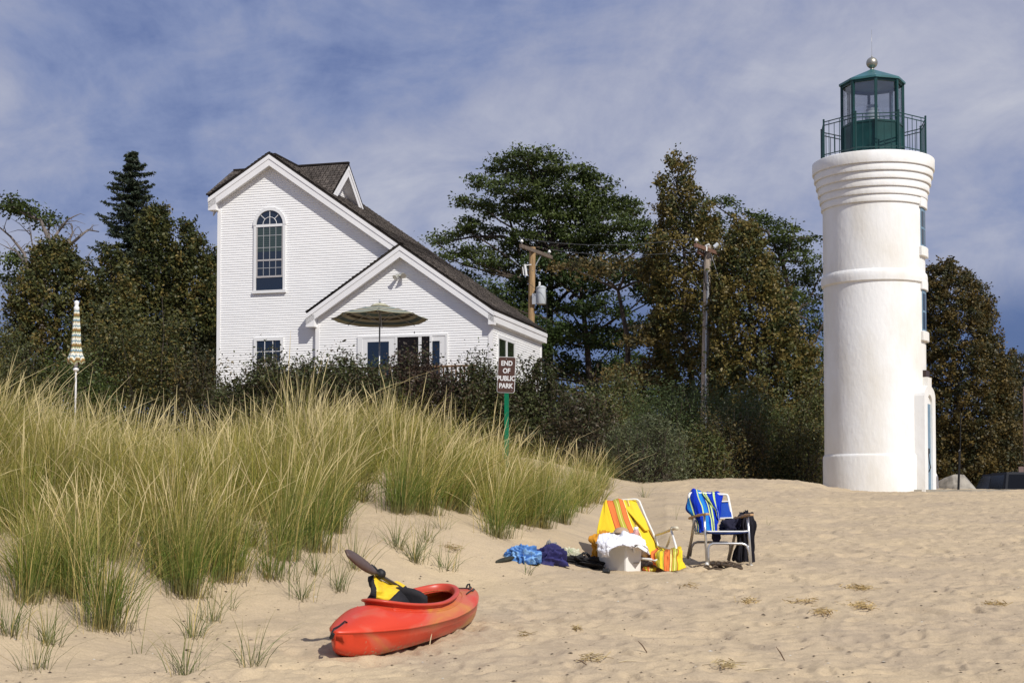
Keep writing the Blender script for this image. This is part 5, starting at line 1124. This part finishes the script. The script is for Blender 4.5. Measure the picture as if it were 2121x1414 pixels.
def jacket():
    def mi(x,y,u,v):
        X=(x-640)*5.2375;Y=(y-1120)*5.2375
        xl=np.interp(Y,[365,430,500,600,680],[706,712,730,732,722])
        if X<xl: return 1
        xr=np.interp(Y,[480,520,560,620,680],[1050,1000,950,890,830])
        return 1 if X>xr else 0
    rows=[[z5(700,362,11.05),z5(745,392,11.1),z5(800,430,11.2),z5(860,462,11.3),z5(925,440,11.4),z5(985,442,11.45),z5(1060,490,11.5)],
          [z5(688,470,10.98),z5(750,490,11.0),z5(820,510,11.1),z5(900,515,11.15),z5(970,520,11.25),z5(1030,540,11.35),z5(1110,575,11.45)],
          [z5(655,590,10.97),z5(740,600,10.97),z5(820,610,11.0),z5(900,620,11.05),z5(980,630,11.1),z5(1080,650,11.2),z5(1170,670,11.4)],
          [z5(608,676,11.0),z5(720,690,11.0),z5(810,705,11.0),z5(900,720,11.05),z5(1000,735,11.1),z5(1090,745,11.2),z5(1185,750,11.4)]]
    ym=mat('yellow_nylon',(.78,.53,.02),.55,bump=.3,bscale=25); bm_=mat('black_fabric',(.014,.013,.016),.8,bump=.3)
    o=patch('life_jacket',rows,[ym,bm_],fold=.010,fs=(2.2,3),thick=.045,seed=3,mi=mi,nu=140,nv=90); tag(o,'yellow and black life jacket standing in the kayak cockpit','life jacket')
jacket()
# ------------------------------------------------------------------ recliner with its towels, cooler
def recliner():
    d=16.0; g=P(1330,1165,16.3)
    T=thing('beach_recliner','low white framed beach recliner under a yellow and orange towel','beach chair',(g.x,16.3,gz1(g.x,16.3)))
    wf=mat('white_tube',(.78,.77,.72),.35); cr_=mat('cream_plastic',(.62,.56,.42),.5)
    r=.0125
    MB().tube([zz for zz in (P(*zc(1050,905,15.75)),P(*zc(985,740,15.9)),P(*zc(880,510,16.1)),P(*zc(800,310,16.28)),P(*zc(770,285,16.3)),P(*zc(735,280,16.3)),P(*zc(380,300,16.45)),P(*zc(350,330,16.42)),P(*zc(420,700,16.0)),P(*zc(580,1050,15.6)))],r,8).build('back_frame',wf,T,world=True,smooth=True)
    MB().tube([P(*zc(560,1050,15.5)),P(*zc(700,1060,15.2)),P(*zc(960,1080,14.95)),P(*zc(1000,1100,14.93)),P(*zc(1330,1010,15.2)),P(*zc(1345,990,15.25)),P(*zc(1050,905,15.75))],r,8).build('seat_frame',wf,T,world=True,smooth=True)
    MB().tube([P(*zc(1225,700,15.35)),P(*zc(1285,905,15.2)),P(*zc(1300,1010,15.15))],r,8).build('arm_support',wf,T,world=True,smooth=True)
    MB().tube([P(*zc(1235,720,15.5)),P(*zc(1190,850,15.6)),P(*zc(1140,960,15.7))],r,8).build('arm_support',cr_,T,world=True,smooth=True)
    MB().tube([P(*zc(995,765,15.9)),P(*zc(1120,725,15.65)),P(*zc(1220,685,15.4)),P(*zc(1250,668,15.33))],[.010,.013,.016,.016],8).tube([P(*zc(1235,668,15.4)),P(*zc(1300,665,15.25))],.021,10).build('armrest',cr_,T,world=True,smooth=True)
    MB().tube([P(*zc(420,740,15.8)),P(*zc(300,860,15.4)),P(*zc(240,960,15.3))],.012,8).build('armrest',cr_,T,world=True,smooth=True)
    sl=mat('yellow_sling',(.45,.22,.02),.8)
    patch('back_sling',[[zc(340,318,16.24),zc(740,300,16.33)],[zc(430,700,15.85),zc(900,600,16.1)],[zc(570,1040,15.55),zc(1040,905,15.8)]],[sl],T,20,20,.003,thick=.004)
    patch('seat_sling',[[zc(570,1045,15.55),zc(1040,915,15.8)],[zc(970,1090,14.97),zc(1335,1005,15.25)]],[sl],T,20,12,.003,thick=.004)
    o_=(.72,.19,.05); y_=(.78,.56,.03); g_=(.42,.38,.05); b_=(.45,.10,.03); c_=(.80,.72,.25)
    sm=stripemat('sunny_stripes',[(0,y_),(.20,b_),(.225,o_),(.35,b_),(.37,g_),(.43,c_),(.445,g_),(.50,b_),(.515,o_),(.60,b_),(.62,c_),(.64,y_),(.68,g_),(.72,b_),(.74,c_),(.76,y_)])
    rows=[[zc(345,300,16.42),zc(375,288,16.42),zc(460,280,16.44),zc(560,272,16.45),zc(660,268,16.46),zc(738,276,16.45)],
          [zc(322,345,16.18),zc(370,335,16.16),zc(475,330,16.18),zc(580,325,16.22),zc(680,325,16.25),zc(772,335,16.3)],
          [zc(270,540,16.0),zc(432,540,15.96),zc(535,545,15.95),zc(645,545,15.98),zc(750,545,16.05),zc(850,530,16.12)],
          [zc(230,720,15.85),zc(490,725,15.76),zc(600,730,15.72),zc(735,740,15.74),zc(830,745,15.8),zc(925,700,15.92)],
          [zc(225,900,15.75),zc(560,910,15.56),zc(690,930,15.5),zc(800,940,15.46),zc(910,930,15.52),zc(1030,890,15.75)],
          [zc(420,1080,15.5),zc(560,1080,15.45),zc(700,1080,15.35),zc(820,1080,15.3),zc(960,1060,15.25),zc(1100,960,15.5)]]
    o=patch('striped_towel',rows,[sm],fold=.010,fs=(5,2),thick=.012,seed=9,nu=80,nv=70); tag(o,'yellow and orange striped towel spread over the recliner back','towel')
    rows=[[zc(520,276,16.36),zc(640,268,16.38),zc(750,292,16.36)],[zc(620,400,16.12),zc(700,395,16.14),zc(790,385,16.2)],[zc(740,540,15.95),zc(800,530,15.98),zc(860,520,16.04)],[zc(880,690,15.82),zc(905,690,15.84),zc(930,690,15.86)]]
    o=patch('towel_flap',rows,[mat('yellow_terry',(.78,.57,.03),.95,bump=.5,bscale=60)],fold=.006,fs=(2,2),thick=.012,seed=12,nu=24,nv=40)
    tag(o,'plain yellow towel corner folded over the striped recliner towel','towel')
    sm2=stripemat('sunny_stripes_front',[(0,o_),(.10,b_),(.13,y_),(.17,g_),(.25,y_),(.31,g_),(.34,b_),(.36,o_),(.50,b_),(.52,c_),(.57,b_),(.59,g_),(.66,c_),(.68,g_),(.75,b_),(.775,y_)])
    rows=[[zc(1040,915,15.7),zc(1110,935,15.6),zc(1200,950,15.45),zc(1290,905,15.4),zc(1340,920,15.35)],
          [zc(960,985,15.15),zc(1080,985,15.05),zc(1200,980,15.0),zc(1310,955,15.0),zc(1368,965,15.1)],
          [zc(955,1080,15.0),zc(1080,1090,14.93),zc(1200,1090,14.9),zc(1300,1080,14.93),zc(1385,1070,15.03)],
          [zc(980,1150,14.97),zc(1080,1200,14.88),zc(1190,1235,14.84),zc(1300,1225,14.87),zc(1425,1180,14.95)]]
    o=patch('striped_towel',rows,[sm2],fold=.014,fs=(6,2),thick=.014,seed=15,nu=70,nv=50); tag(o,'striped towel end hanging over the front of the recliner seat','towel')
    rows=[[zc(860,1180,15.2),zc(930,1165,15.2),zc(975,1150,15.2)],[zc(840,1200,15.05),zc(930,1195,15.0),zc(1030,1190,15.02)],[zc(880,1215,14.98),zc(930,1222,14.95),zc(1020,1218,14.97)]]
    o=patch('towel_corner',rows,[sm2],fold=.012,fs=(4,2),thick=.03,seed=16,nu=30,nv=16); tag(o,'orange towel corner bunched on the sand beside the cooler','towel')
    rows=[[zc(290,730,15.65),zc(340,705,15.65),zc(400,700,15.65)],[zc(150,815,15.55),zc(230,800,15.45),zc(380,780,15.6)],[zc(175,930,15.5),zc(240,930,15.4),zc(340,930,15.6)],[zc(165,1090,15.45),zc(225,1080,15.36),zc(320,1080,15.6)],[zc(235,1160,15.4),zc(262,1165,15.36),zc(320,1165,15.6)]]
    o=patch('orange_towel',rows,[mat('amber_cloth',(.62,.27,.015),.85,var=.25,vscale=6,bump=.3)],fold=.03,fs=(3,4),thick=.02,seed=21,nu=40,nv=50); tag(o,'amber orange towel hanging behind the left side of the cooler','towel')
    # cooler
    c=GI(1296,1184); 
    gx,gy=c.x,c.y; d0=gy
    K=thing('cooler','pale grey plastic cooler box with a white towel on top','cooler',(gx,gy,c.z-.01),R(38))
    pl=mat('cooler_plastic',(.80,.78,.73),.45,var=.06,vscale=3)
    # local x runs to the right-back face, local y to the left-back face
    k=d0/F; H=(1184-1128)*k
    q=MB(); wx,wy=.235,.45
    def ring(z,g): return [(-g,-g,z),(wx+g,-g,z),(wx+g,wy+g,z),(-g,wy+g,z)]
    q.add(ring(-.03,-.012)+ring(H,.0),[(0,1,2,3),(4,5,6,7),(0,1,5,4),(1,2,6,5),(2,3,7,6),(3,0,4,7)]); q.build('box',pl,K,bevel=.02)
    q=MB(); q.add(ring(H+.001,.008)+ring(H+.03,.004),[(0,1,2,3),(4,5,6,7),(0,1,5,4),(1,2,6,5),(2,3,7,6),(3,0,4,7)]); q.build('lid',pl,K,bevel=.008)
    MB().bx(wx*.45,wx*.8,-.004,-.0005,.085,.093).build('moulded_slot',mat('grey_slot',(.25,.24,.21),.5),K)
    q=MB().bar(P(*zc(735,930,14.9)),P(*zc(895,945,14.9)),.04,.028); q=MB(); q.add([P(*zc(735,925,14.86)),P(*zc(790,865,14.9)),P(*zc(915,950,14.95)),P(*zc(895,985,14.86)),P(*zc(780,915,14.83))]+[P(*zc(735,925,14.94)),P(*zc(790,865,14.98)),P(*zc(915,950,15.03)),P(*zc(895,985,14.94)),P(*zc(780,915,14.91))],[(0,1,2,3,4),(5,6,7,8,9)]+[(i,(i+1)%5,5+(i+1)%5,5+i) for i in range(5)])
    o=q.build('latch_flap',pl,None); 
    m=Matrix.Translation(K.location)@Matrix.Rotation(R(38),4,'Z'); o.data.transform(m.inverted()); o.parent=K
    wt=mat('white_terry',(.82,.82,.86),.95,bump=.5,bscale=50)
    rows=[[zc(270,745,15.35),zc(350,715,15.3),zc(470,735,15.3),zc(590,695,15.3),zc(720,735,15.25),zc(850,800,15.2),zc(890,850,15.15)],
          [zc(240,800,15.1),zc(340,790,15.05),zc(470,790,15.0),zc(600,760,15.02),zc(720,800,14.98),zc(830,870,14.95),zc(905,920,15.0)],
          [zc(245,880,14.95),zc(330,880,14.9),zc(430,870,14.86),zc(560,850,14.86),zc(690,880,14.84),zc(800,890,14.88),zc(925,960,15.2)],
          [zc(255,950,14.93),zc(325,960,14.87),zc(400,905,14.83),zc(560,885,14.82),zc(700,905,14.80),zc(790,930,15.0),zc(940,1060,15.32)],
          [zc(285,1010,14.93),zc(370,1035,14.87),zc(405,950,14.82),zc(560,888,14.82),zc(710,908,14.82),zc(790,1000,15.25),zc(925,1140,15.34)],
          [zc(310,1020,14.93),zc(385,1037,14.87),zc(408,960,14.82),zc(560,890,14.82),zc(712,910,14.84),zc(780,1120,15.3),zc(870,1182,15.36)]]
    o=patch('white_towel',rows,[wt],fold=.016,fs=(6,4),thick=.012,seed=31,nu=90,nv=60); tag(o,'crumpled white towel draped over the grey cooler','towel')
    # straw cap and a little bottle on the cooler
    c=P(*zc(560,700,15.32)); cp=MB().lathe([(.16,0),(.15,.006),(.10,.02),(.095,.05),(.07,.085),(.03,.10),(.001,.105)],24,(0,0,0)).build('sun_hat',mat('tan_mesh',(.42,.30,.20),.9,bump=.4,bscale=60),None,smooth=True); cp.location=c-Vector((0,0,.045)); cp.rotation_euler=(R(-14),R(4),0); cp.scale=(.85,.85,.8); tag(cp,'tan mesh sun hat lying on the white towel','hat')
    c=P(*zc(755,760,15.2)); bt=thing('lotion_bottle','small white capped bottle standing on the cooler','bottle',c)
    MB().lathe([(.026,0),(.028,.01),(.028,.05),(.018,.06)],14).build('bottle_body',mat('pink_bottle',(.55,.30,.28),.4),bt,smooth=True); MB().lathe([(.024,.055),(.024,.085),(.020,.088)],14).build('cap',mat('white_paint',(.8,.8,.8),.4),bt,smooth=True)
recliner()
def blue_chair():
    g=P(1490,1170,16.3); T=thing('folding_chair','aluminium folding chair with blue webbing and wooden armrests','beach chair',(g.x,16.3,gz1(g.x,16.3)))
    al=mat('bright_aluminium',(.62,.62,.62),.28,metal=.75); wh=mat('white_tube',(.78,.77,.72),.35); blue=mat('blue_canvas',(.005,.055,.36),.8,bump=.3,bscale=50); wd=mat('pale_wood',(.48,.30,.15),.5,var=.2)
    df,dr=15.45,15.95; Pz=lambda x,y,d:P(*zb(x,y,d)); r=.0135
    def t(n,pts,m=al,rr=r): return MB().tube([Pz(*p) for p in pts],rr,10).build(n,m,T,world=True,smooth=True)
    t('front_leg',[(463,520,df),(478,800,df),(500,1195,df)]); t('front_leg',[(1068,545,df),(1090,850,df),(1118,1235,df)])
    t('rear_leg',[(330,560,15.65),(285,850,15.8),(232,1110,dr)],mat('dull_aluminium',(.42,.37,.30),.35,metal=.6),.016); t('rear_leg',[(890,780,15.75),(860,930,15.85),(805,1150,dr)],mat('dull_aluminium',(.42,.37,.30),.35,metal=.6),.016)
    t('front_brace',[(525,1210,df),(518,1080,df),(520,980,df),(540,930,df),(580,908,df),(800,908,df),(1000,912,df),(1050,935,df),(1080,1000,df),(1110,1215,df)])
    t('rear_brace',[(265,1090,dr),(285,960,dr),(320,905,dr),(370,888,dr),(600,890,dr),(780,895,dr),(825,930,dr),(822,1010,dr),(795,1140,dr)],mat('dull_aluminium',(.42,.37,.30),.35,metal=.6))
    t('back_frame',[(345,740,15.75),(300,560,15.85),(262,330,15.98),(250,240,16.02),(265,212,16.04),(300,205,16.05),(740,228,15.98),(780,232,15.98),(795,260,15.96),(830,440,15.85),(860,640,15.75),(880,740,15.7)],wh,.014)
    t('seat_frame',[(500,740,df),(540,742,df),(1010,742,df),(1075,735,df)],wh,.009); t('seat_frame',[(490,770,df),(340,768,15.8)],al,.012); t('seat_frame',[(1080,745,df),(900,770,15.75)],al,.012)
    patch('seat',[[zb(340,735,15.82),zb(600,745,15.82),zb(890,738,15.75)],[zb(500,745,15.43),zb(780,768,15.43),zb(1070,745,15.43)],[zb(505,775,15.45),zb(780,790,15.45),zb(1060,765,15.45)]],[mat('navy_canvas',(.006,.022,.11),.8)],T,30,20,.004,thick=.006)
    patch('backrest',[[zb(258,310,15.97),zb(560,330,15.95),zb(812,322,15.92)],[zb(300,440,15.88),zb(570,450,15.86),zb(832,440,15.84)],[zb(330,550,15.8),zb(580,560,15.78),zb(850,548,15.76)]],[blue],T,30,20,.003,thick=.006)
    patch('backrest_trim',[[zb(700,318,15.915),zb(810,312,15.905)],[zb(700,330,15.91),zb(813,324,15.90)]],[wh],T,10,4,.001,thick=.006); patch('backrest_trim',[[zb(678,548,15.765),zb(850,541,15.755)],[zb(678,562,15.76),zb(852,556,15.75)]],[wh],T,10,4,.001,thick=.006)
    for pts,wdt in(([(262,560,15.85),(300,545,15.8),(400,512,15.62),(505,498,15.38)],.045),([(900,560,15.72),(980,540,15.6),(1050,512,15.45),(1128,508,15.36)],.045)):
        q=MB(); pp=[Pz(*p) for p in pts]
        for i in range(len(pp)-1): q.bar(pp[i],pp[i+1]+(pp[i+1]-pp[i])*.04,wdt,.024)
        q.build('armrest',wd,T,world=True,bevel=.006)
    for x,y,d in((500,1200,df),(1118,1232,df)): q=Pz(x,y,d); MB().lathe([(.02,-.03),(.022,0),(.016,.02)],10,q).build('foot_cap',wh,T,world=True)
    # blue striped towel
    B=(.006,.035,.42);Lb=(.02,.20,.55);Y_=(.55,.68,.22);Dk=(.008,.02,.18)
    sm=stripemat('blue_green_stripes',[(0,Dk),(.07,Lb),(.17,Y_),(.20,Dk),(.24,B),(.50,Y_),(.54,Lb),(.70,B),(.76,Y_),(.81,Dk),(.85,Y_),(.88,B)],bump=.8,bscale=70)
    rows=[[zb(238,250,16.1),zb(262,185,16.1),zb(315,150,16.1),zb(375,152,16.08),zb(425,185,16.06),zb(475,210,16.03)],
          [zb(228,330,16.0),zb(270,290,15.96),zb(335,270,15.93),zb(410,280,15.92),zb(480,290,15.94),zb(548,315,15.95)],
          [zb(212,450,15.9),zb(300,400,15.85),zb(380,390,15.78),zb(460,400,15.78),zb(530,400,15.8),zb(620,430,15.85)],
          [zb(290,525,15.8),zb(340,535,15.72),zb(410,540,15.66),zb(490,540,15.66),zb(560,540,15.7),zb(665,590,15.76)],
          [zb(345,620,15.75),zb(380,630,15.68),zb(430,640,15.62),zb(500,640,15.62),zb(570,640,15.65),zb(655,650,15.72)],
          [zb(345,745,15.72),zb(390,755,15.62),zb(450,760,15.58),zb(520,750,15.58),zb(580,740,15.6),zb(650,735,15.66)]]
    o=patch('blue_towel',rows,[sm],fold=.011,fs=(4,1.5),thick=.014,seed=41,nu=80,nv=70); tag(o,'blue towel with lime stripes draped over the left of the folding chair','towel')
    rows=[[zb(430,190,16.1),zb(520,188,16.08),zb(620,192,16.06),zb(725,212,16.04)],[zb(450,240,15.95),zb(530,250,15.93),zb(625,260,15.92),zb(722,270,15.92)],[zb(540,330,15.86),zb(590,370,15.84),zb(640,380,15.84),zb(700,360,15.86)],[zb(610,430,15.8),zb(640,470,15.78),zb(660,480,15.78),zb(690,460,15.8)],[zb(640,540,15.76),zb(655,565,15.74),zb(668,580,15.74),zb(680,560,15.76)]]
    sm=stripemat('blue_green_stripes2',[(0,Y_),(.10,Dk),(.16,Y_),(.24,B),(.52,Y_),(.62,B),(.9,B)],bump=.8,bscale=70)
    o=patch('blue_towel',rows,[sm],fold=.012,fs=(4,2),thick=.014,seed=43,nu=50,nv=50); tag(o,'royal blue towel end hanging over the top of the folding chair','towel')
    o=MB().lathe([(.001,-.10),(.03,-.09),(.05,-.05),(.045,0),(.03,.03)],16,(0,0,0)).build('hanging_sock',stripemat('sockm',[(0,(.02,.02,.05)),(.4,(.25,.28,.10)),(.6,(.02,.02,.05))]),None,smooth=True); o.location=Pz(630,770,15.6); tag(o,'dark bundled sock end sagging under the chair seat','sock')
    nv_=mat('navy_cloth',(.010,.010,.028),.9,bump=.5,bscale=30)
    rows=[[zb(690,620,15.8),zb(760,560,15.8),zb(860,545,15.8),zb(950,510,15.78),zb(1010,500,15.75)],[zb(668,680,15.7),zb(750,620,15.62),zb(850,610,15.6),zb(940,600,15.6),zb(1000,590,15.6)],[zb(668,735,15.7),zb(750,735,15.55),zb(860,738,15.55),zb(900,720,15.6),zb(960,700,15.6)]]
    o=patch('dark_shirt',rows,[nv_],fold=.03,fs=(4,3),thick=.05,seed=51,nu=50,nv=30); tag(o,'navy shirt heaped on the seat of the folding chair','shirt')
    rows=[[zb(985,500,15.75),zb(1015,455,15.72),zb(1060,448,15.7),zb(1110,480,15.68),zb(1130,510,15.68)],[zb(940,540,15.68),zb(1000,520,15.62),zb(1050,530,15.60),zb(1100,560,15.6),zb(1145,600,15.64)],
          [zb(870,650,15.7),zb(950,650,15.62),zb(1030,650,15.58),zb(1100,650,15.58),zb(1162,655,15.62)],[zb(905,800,15.72),zb(960,800,15.64),zb(1030,800,15.6),zb(1090,800,15.6),zb(1140,800,15.64)],
          [zb(905,950,15.74),zb(960,950,15.66),zb(1030,950,15.62),zb(1100,960,15.62),zb(1150,970,15.66)],[zb(868,1095,15.76),zb(950,1130,15.68),zb(1020,1170,15.64),zb(1100,1150,15.64),zb(1180,1080,15.68)],[zb(880,1115,15.76),zb(985,1145,15.68),zb(1030,1222,15.64),zb(1110,1215,15.64),zb(1195,1190,15.68)]]
    o=patch('black_jacket',rows,[mat('black_cloth',(.009,.008,.014),.9,bump=.5,bscale=30)],fold=.03,fs=(6,1.5),thick=.03,seed=53,nu=60,nv=80); tag(o,'long black jacket hanging over the right arm of the chair','jacket')
blue_chair()
def sandal(name,label,cat,a,b,w,m,straps=True,thick=.022,grp=None):
    a=Vector(a);b=Vector(b); T=thing(name,label,cat,(a+b)/2,0,grp); d=(b-a);L=d.length;d.normalize(); s=Vector((0,0,1)).cross(d).normalized(); n=d.cross(s)
    q=MB(); pts=[]
    for i in range(24):
        t=2*math.pi*i/24; x=math.cos(t)*L/2; ww=w/2*(1+.18*math.cos(t)-.15*math.cos(2*t)); pts.append((x,math.sin(t)*ww))
    q.prism(pts,lambda x,y,t:tuple(a+(b-a)/2+d*x+s*y+Vector((0,0,1))*t),0.0,thick); q.build('sole',m,T,world=True,bevel=.004)
    if straps:
        for f in(-.28,-.05,.25):
            c=(a+b)/2+d*L*f; q=MB().tube([c+s*w*.48+Vector((0,0,thick*.5)),c+s*w*.36+Vector((0,0,.035)),c+Vector((0,0,.045)),c-s*w*.36+Vector((0,0,.035)),c-s*w*.48+Vector((0,0,thick*.5))],.010,6); q.build('strap',m,T,world=True,smooth=True)
    return T
def gp(px,py,dz=0):
    p=GI(px,py); p.z+=dz; return p
def small_things():
    br=mat('brown_suede',(.10,.07,.045),.9,bump=.4,var=.3,vscale=20)
    sandal('sandal','brown strapped sandal nearest under the folding chair','sandal',gp(1437,1176,-.002),gp(1496,1179,0),.10,br)
    sandal('sandal','brown strapped sandal under the middle of the folding chair','sandal',gp(1468,1172,0),gp(1512,1177,.006),.10,br)
    sandal('sandal','brown sandal in the shade behind the right front chair leg','sandal',gp(1502,1170,0),gp(1537,1179,0),.09,br)
    sandal('flip_flop','dark flip flop with a pale stripe left of the blue towel','flip flop',gp(1027,1166,0),gp(1066,1160,.02),.08,mat('olive_rubber',(.035,.035,.022),.7,var=.4,vscale=15),False)
    a=gp(1027,1166,.024);b=gp(1066,1160,.046)
    def lump(name,label,cat,x0,x1,yt,yb,m,seed,dep=.5,fold=.35,parent=None,sharp=1.,rot=0):
        c=gp((x0+x1)/2,yb-4); k=c.y/F; rx=(x1-x0)/2*k; h=(yb-yt)*k*.82; me=bmesh.new(); bmesh.ops.create_icosphere(me,subdivisions=6,radius=1)
        P3=np.array([v.co[:] for v in me.verts]); x,y,z=P3.T; yy=y+z*1.3
        f=1+fold*(.28-np.abs(perlin(x*1.7+seed+.5*perlin(x*2,yy*2,seed),yy*1.5,seed))*1.2+.30*perlin(x*2.6,yy*2.2+seed,seed+3)+.12*fbm(x*7,yy*7,seed+5,2)); e=np.sign(z)*np.abs(z)**.8
        for v,ff,xx,y_,zz in zip(me.verts,f,x,y,e):
            v.co=(xx*rx*ff,y_*rx*dep*ff,max(-.03,zz*h*ff*.9))
        mm=bpy.data.meshes.new(name); me.to_mesh(mm); me.free(); o=link(name,mm,m,None,True); o.location=c-Vector((0,0,.005)); o.rotation_euler=(0,0,rot)
        if parent is not None: o.location=(0,0,0)
        return tag(o,label,cat)
    lb=mat('light_blue_print',(.22,.42,.72),.9,col2=(.07,.19,.46),vscale=11,thr=(.47,.53),bump=.3)
    lump('blue_print_cloth','light blue printed cloth left of the navy shirt','cloth',1052,1116,1126,1163,lb,3,.8,.9)
    lump('blue_print_cloth','end of the light blue printed cloth folded on the sand','cloth',1046,1082,1135,1160,lb,8,.9,.95)
    nv=mat('navy_shirt',(.030,.028,.13),.85,bump=.5,bscale=18,var=.35,vscale=9)
    lump('navy_shirt','crumpled navy blue shirt in the middle of the clothes pile','shirt',1100,1174,1123,1169,nv,14,.6,.7)
    o=lump('grey_cap','grey cap lying on the navy shirt','cap',1126,1153,1131,1160,mat('grey_cloth',(.32,.31,.29),.9,bump=.4,var=.4,vscale=14),22,.9,.9); o.location+=Vector((0,-.17,.035))
    lump('cream_cloth','cream and pale green cloth right of the navy shirt','cloth',1158,1204,1132,1163,mat('cream_cloth',(.60,.58,.44),.9,col2=(.34,.38,.24),vscale=12,thr=(.35,.5),bump=.4),31,.6,.9)
    T=thing('black_bag','floppy black bag with a loop handle beside the amber towel','bag',gp(1198,1170))
    o=lump('bag_body',None,None,1160,1244,1150,1174,mat('black_bag_cloth',(.012,.011,.012),.75,bump=.6,bscale=25),44,.5,1.1,parent=T); o.parent=T
    hp=[P(*zp(x,y,16.1)) for x,y in((1590,450),(1580,400),(1620,365),(1670,370),(1710,410),(1740,470))]; MB().tube(hp,.014,8).build('handle',blk,T,world=True,smooth=True)
    c=gp(1255,1190); o=MB().prism([(-.035,-.02),(-.03,.025),(.005,.018),(.04,.02),(.038,-.022)],lambda x,z,t:(x,t,z+.02),-.03,.03).build('black_sock','x' and blk,None,bevel=.008); o.location=c; o.rotation_euler=(R(-20),0,R(-12)); tag(o,'small black sock alone on the sand before the cooler','sock')
    # dry grass clumps
    dry=[(1768,1218,22,'tan clump of dried grass highest on the right sand'),(1785,1225,16,'smaller dried grass clump touching the highest one'),(1776,1253,20,'dried grass clump below the highest one'),(1793,1262,14,'low dried grass scrap under the second clump'),(1548,1247,14,'thin dried grass scrap in the middle of the sand'),(1648,1250,12,'small dried grass scrap left of the two clumps'),(1675,1250,12,'small spiky dried grass scrap near the clumps'),(2060,1252,16,'dried grass scrap near the right edge'),(1427,1217,10,'dried grass wisp below the folding chair'),(1705,1273,16,'flat dried grass scrap under the row of scraps'),(1225,1368,18,'pale straw wisp at the bottom centre'),(1505,1384,18,'pale straw wisp at the bottom right of centre'),(1090,1318,10,'dried wisp right of the kayak'),(1195,1310,5,'dried stub on the plain sand'),(935,1135,14,'brown dead root fringe up the slope behind the kayak')]
    for i,(px,py,s,l) in enumerate(dry):
        p=gp(px,py); n=55 if s>13 else 22; k=p.y/F
        a=rng.uniform(0,2*np.pi,n); C=np.stack([rng.normal(0,s*k*.75,n),rng.normal(0,s*k*1.1,n),np.abs(rng.normal(0,.018,n))+.005],1); L_=rng.uniform(.03,.11,n); dr=np.stack([np.cos(a),np.sin(a),rng.uniform(-.1,.5,n)],1); sd=np.stack([-np.sin(a),np.cos(a),np.zeros(n)],1)*.003+np.array([0,0,.002])
        V=np.stack([C-dr*L_[:,None]*.5-sd,C-dr*L_[:,None]*.5+sd,C+dr*L_[:,None]*.5+sd,C+dr*L_[:,None]*.5-sd],1).reshape(-1,3)
        cc=np.array([.50,.37,.17])if px>1240 and py<1300 else np.array([.48,.38,.2])
        o=npmesh('dried_grass',V,np.arange(4*n).reshape(n,4),grassm,None,np.repeat(np.clip(cc*(1+rng.normal(0,.2,(n,1))),.02,1),4,0),world=False); o.location=p; tag(o,l,'dried grass','dried grass scraps on the open sand')
    # litter of pebbles, stubs and twigs
    n=1500; u=rng.uniform(-.34,.36,n); y=8.8+rng.random(n)**1.6*26; x=u*y; s=toe(x,y); kp=s<.5; x,y=x[kp],y[kp]; n=len(x); z=gz(x,y); V=[];Q=[]
    C=[]; big=rng.random(n)<.03
    for i in range(n):
        r=rng.uniform(.004,.010)*(1.8 if big[i] else 1); c=np.array([x[i],y[i],z[i]+r*.3]); o=np.array([[1,0,0],[0,1,0],[-1,0,0],[0,-1,0],[0,0,.7],[0,0,-.7]])*r*rng.uniform(.6,1.4,(6,1))*np.array([rng.uniform(1,2.2),1,.8])
        b=len(V); V+=list(c+o); Q+=[[b+j,b+(j+1)%4,b+4,b+4] for j in range(4)]; col=[(.05,.035,.025),(.10,.07,.05),(.25,.2,.15),(.6,.58,.52)][rng.choice(4,p=[.45,.3,.15,.1])]; C+=[col]*6
    me=bpy.data.meshes.new('beach_litter'); me.from_pydata([tuple(v) for v in V],[],[q[:3] for q in Q]); a=me.color_attributes.new('tint','FLOAT_COLOR','POINT'); a.data.foreach_set('color',np.concatenate([np.array(C),np.ones((len(C),1))],1).astype(np.float32).ravel())
    o=link('beach_litter',me,tintmat('litter',.0,.9)); tag(o,'tiny pebbles shells and crumbs scattered over the sand','pebbles',kind='stuff')
    tw=[(335,1352,.10,60,'brown twig'),(965,615,0,0,'')]
    for i,(px,py,L_,ang,l) in enumerate([(1340,1352,.10,-55,'short brown twig standing out at the bottom centre of the sand'),(1625,1368,.11,-60,'short brown twig at the bottom right of the sand'),(1282,1372,.12,-5,'pale straw stick lying at the bottom centre'),(1785,1171,.12,12,'flat brown stick on the upper right sand'),(1000,1382,.15,5,'pale straw stick at the bottom below the kayak'),(1562,1388,.13,-6,'pale straw stick at the bottom right'),(890,1340,.08,80,'pale upright straw against the kayak hull'),(1215,1385,.08,-30,'brown twig at the bottom edge')]):
        p=gp(px,py); a=R(ang); q=Vector((math.cos(a),-.3*abs(math.cos(a)),abs(math.sin(a))*.9)).normalized()*L_*(1 if ang>=0 else 1)
        if ang<0: q.x=-abs(q.x) if ang<-20 else q.x
        pale='pale' in l; o=MB().tube([(0,0,.004),tuple(q*.5+Vector((0,0,.012))),tuple(q+Vector((0,0,.004)))],[.004,.0045,.002],5).build('straw_stick' if pale else 'twig',mat('pale_straw',(.62,.52,.33),.8) if pale else mat('twig_brown',(.12,.075,.045),.9),None); o.location=p; tag(o,l,'twig')
small_things()
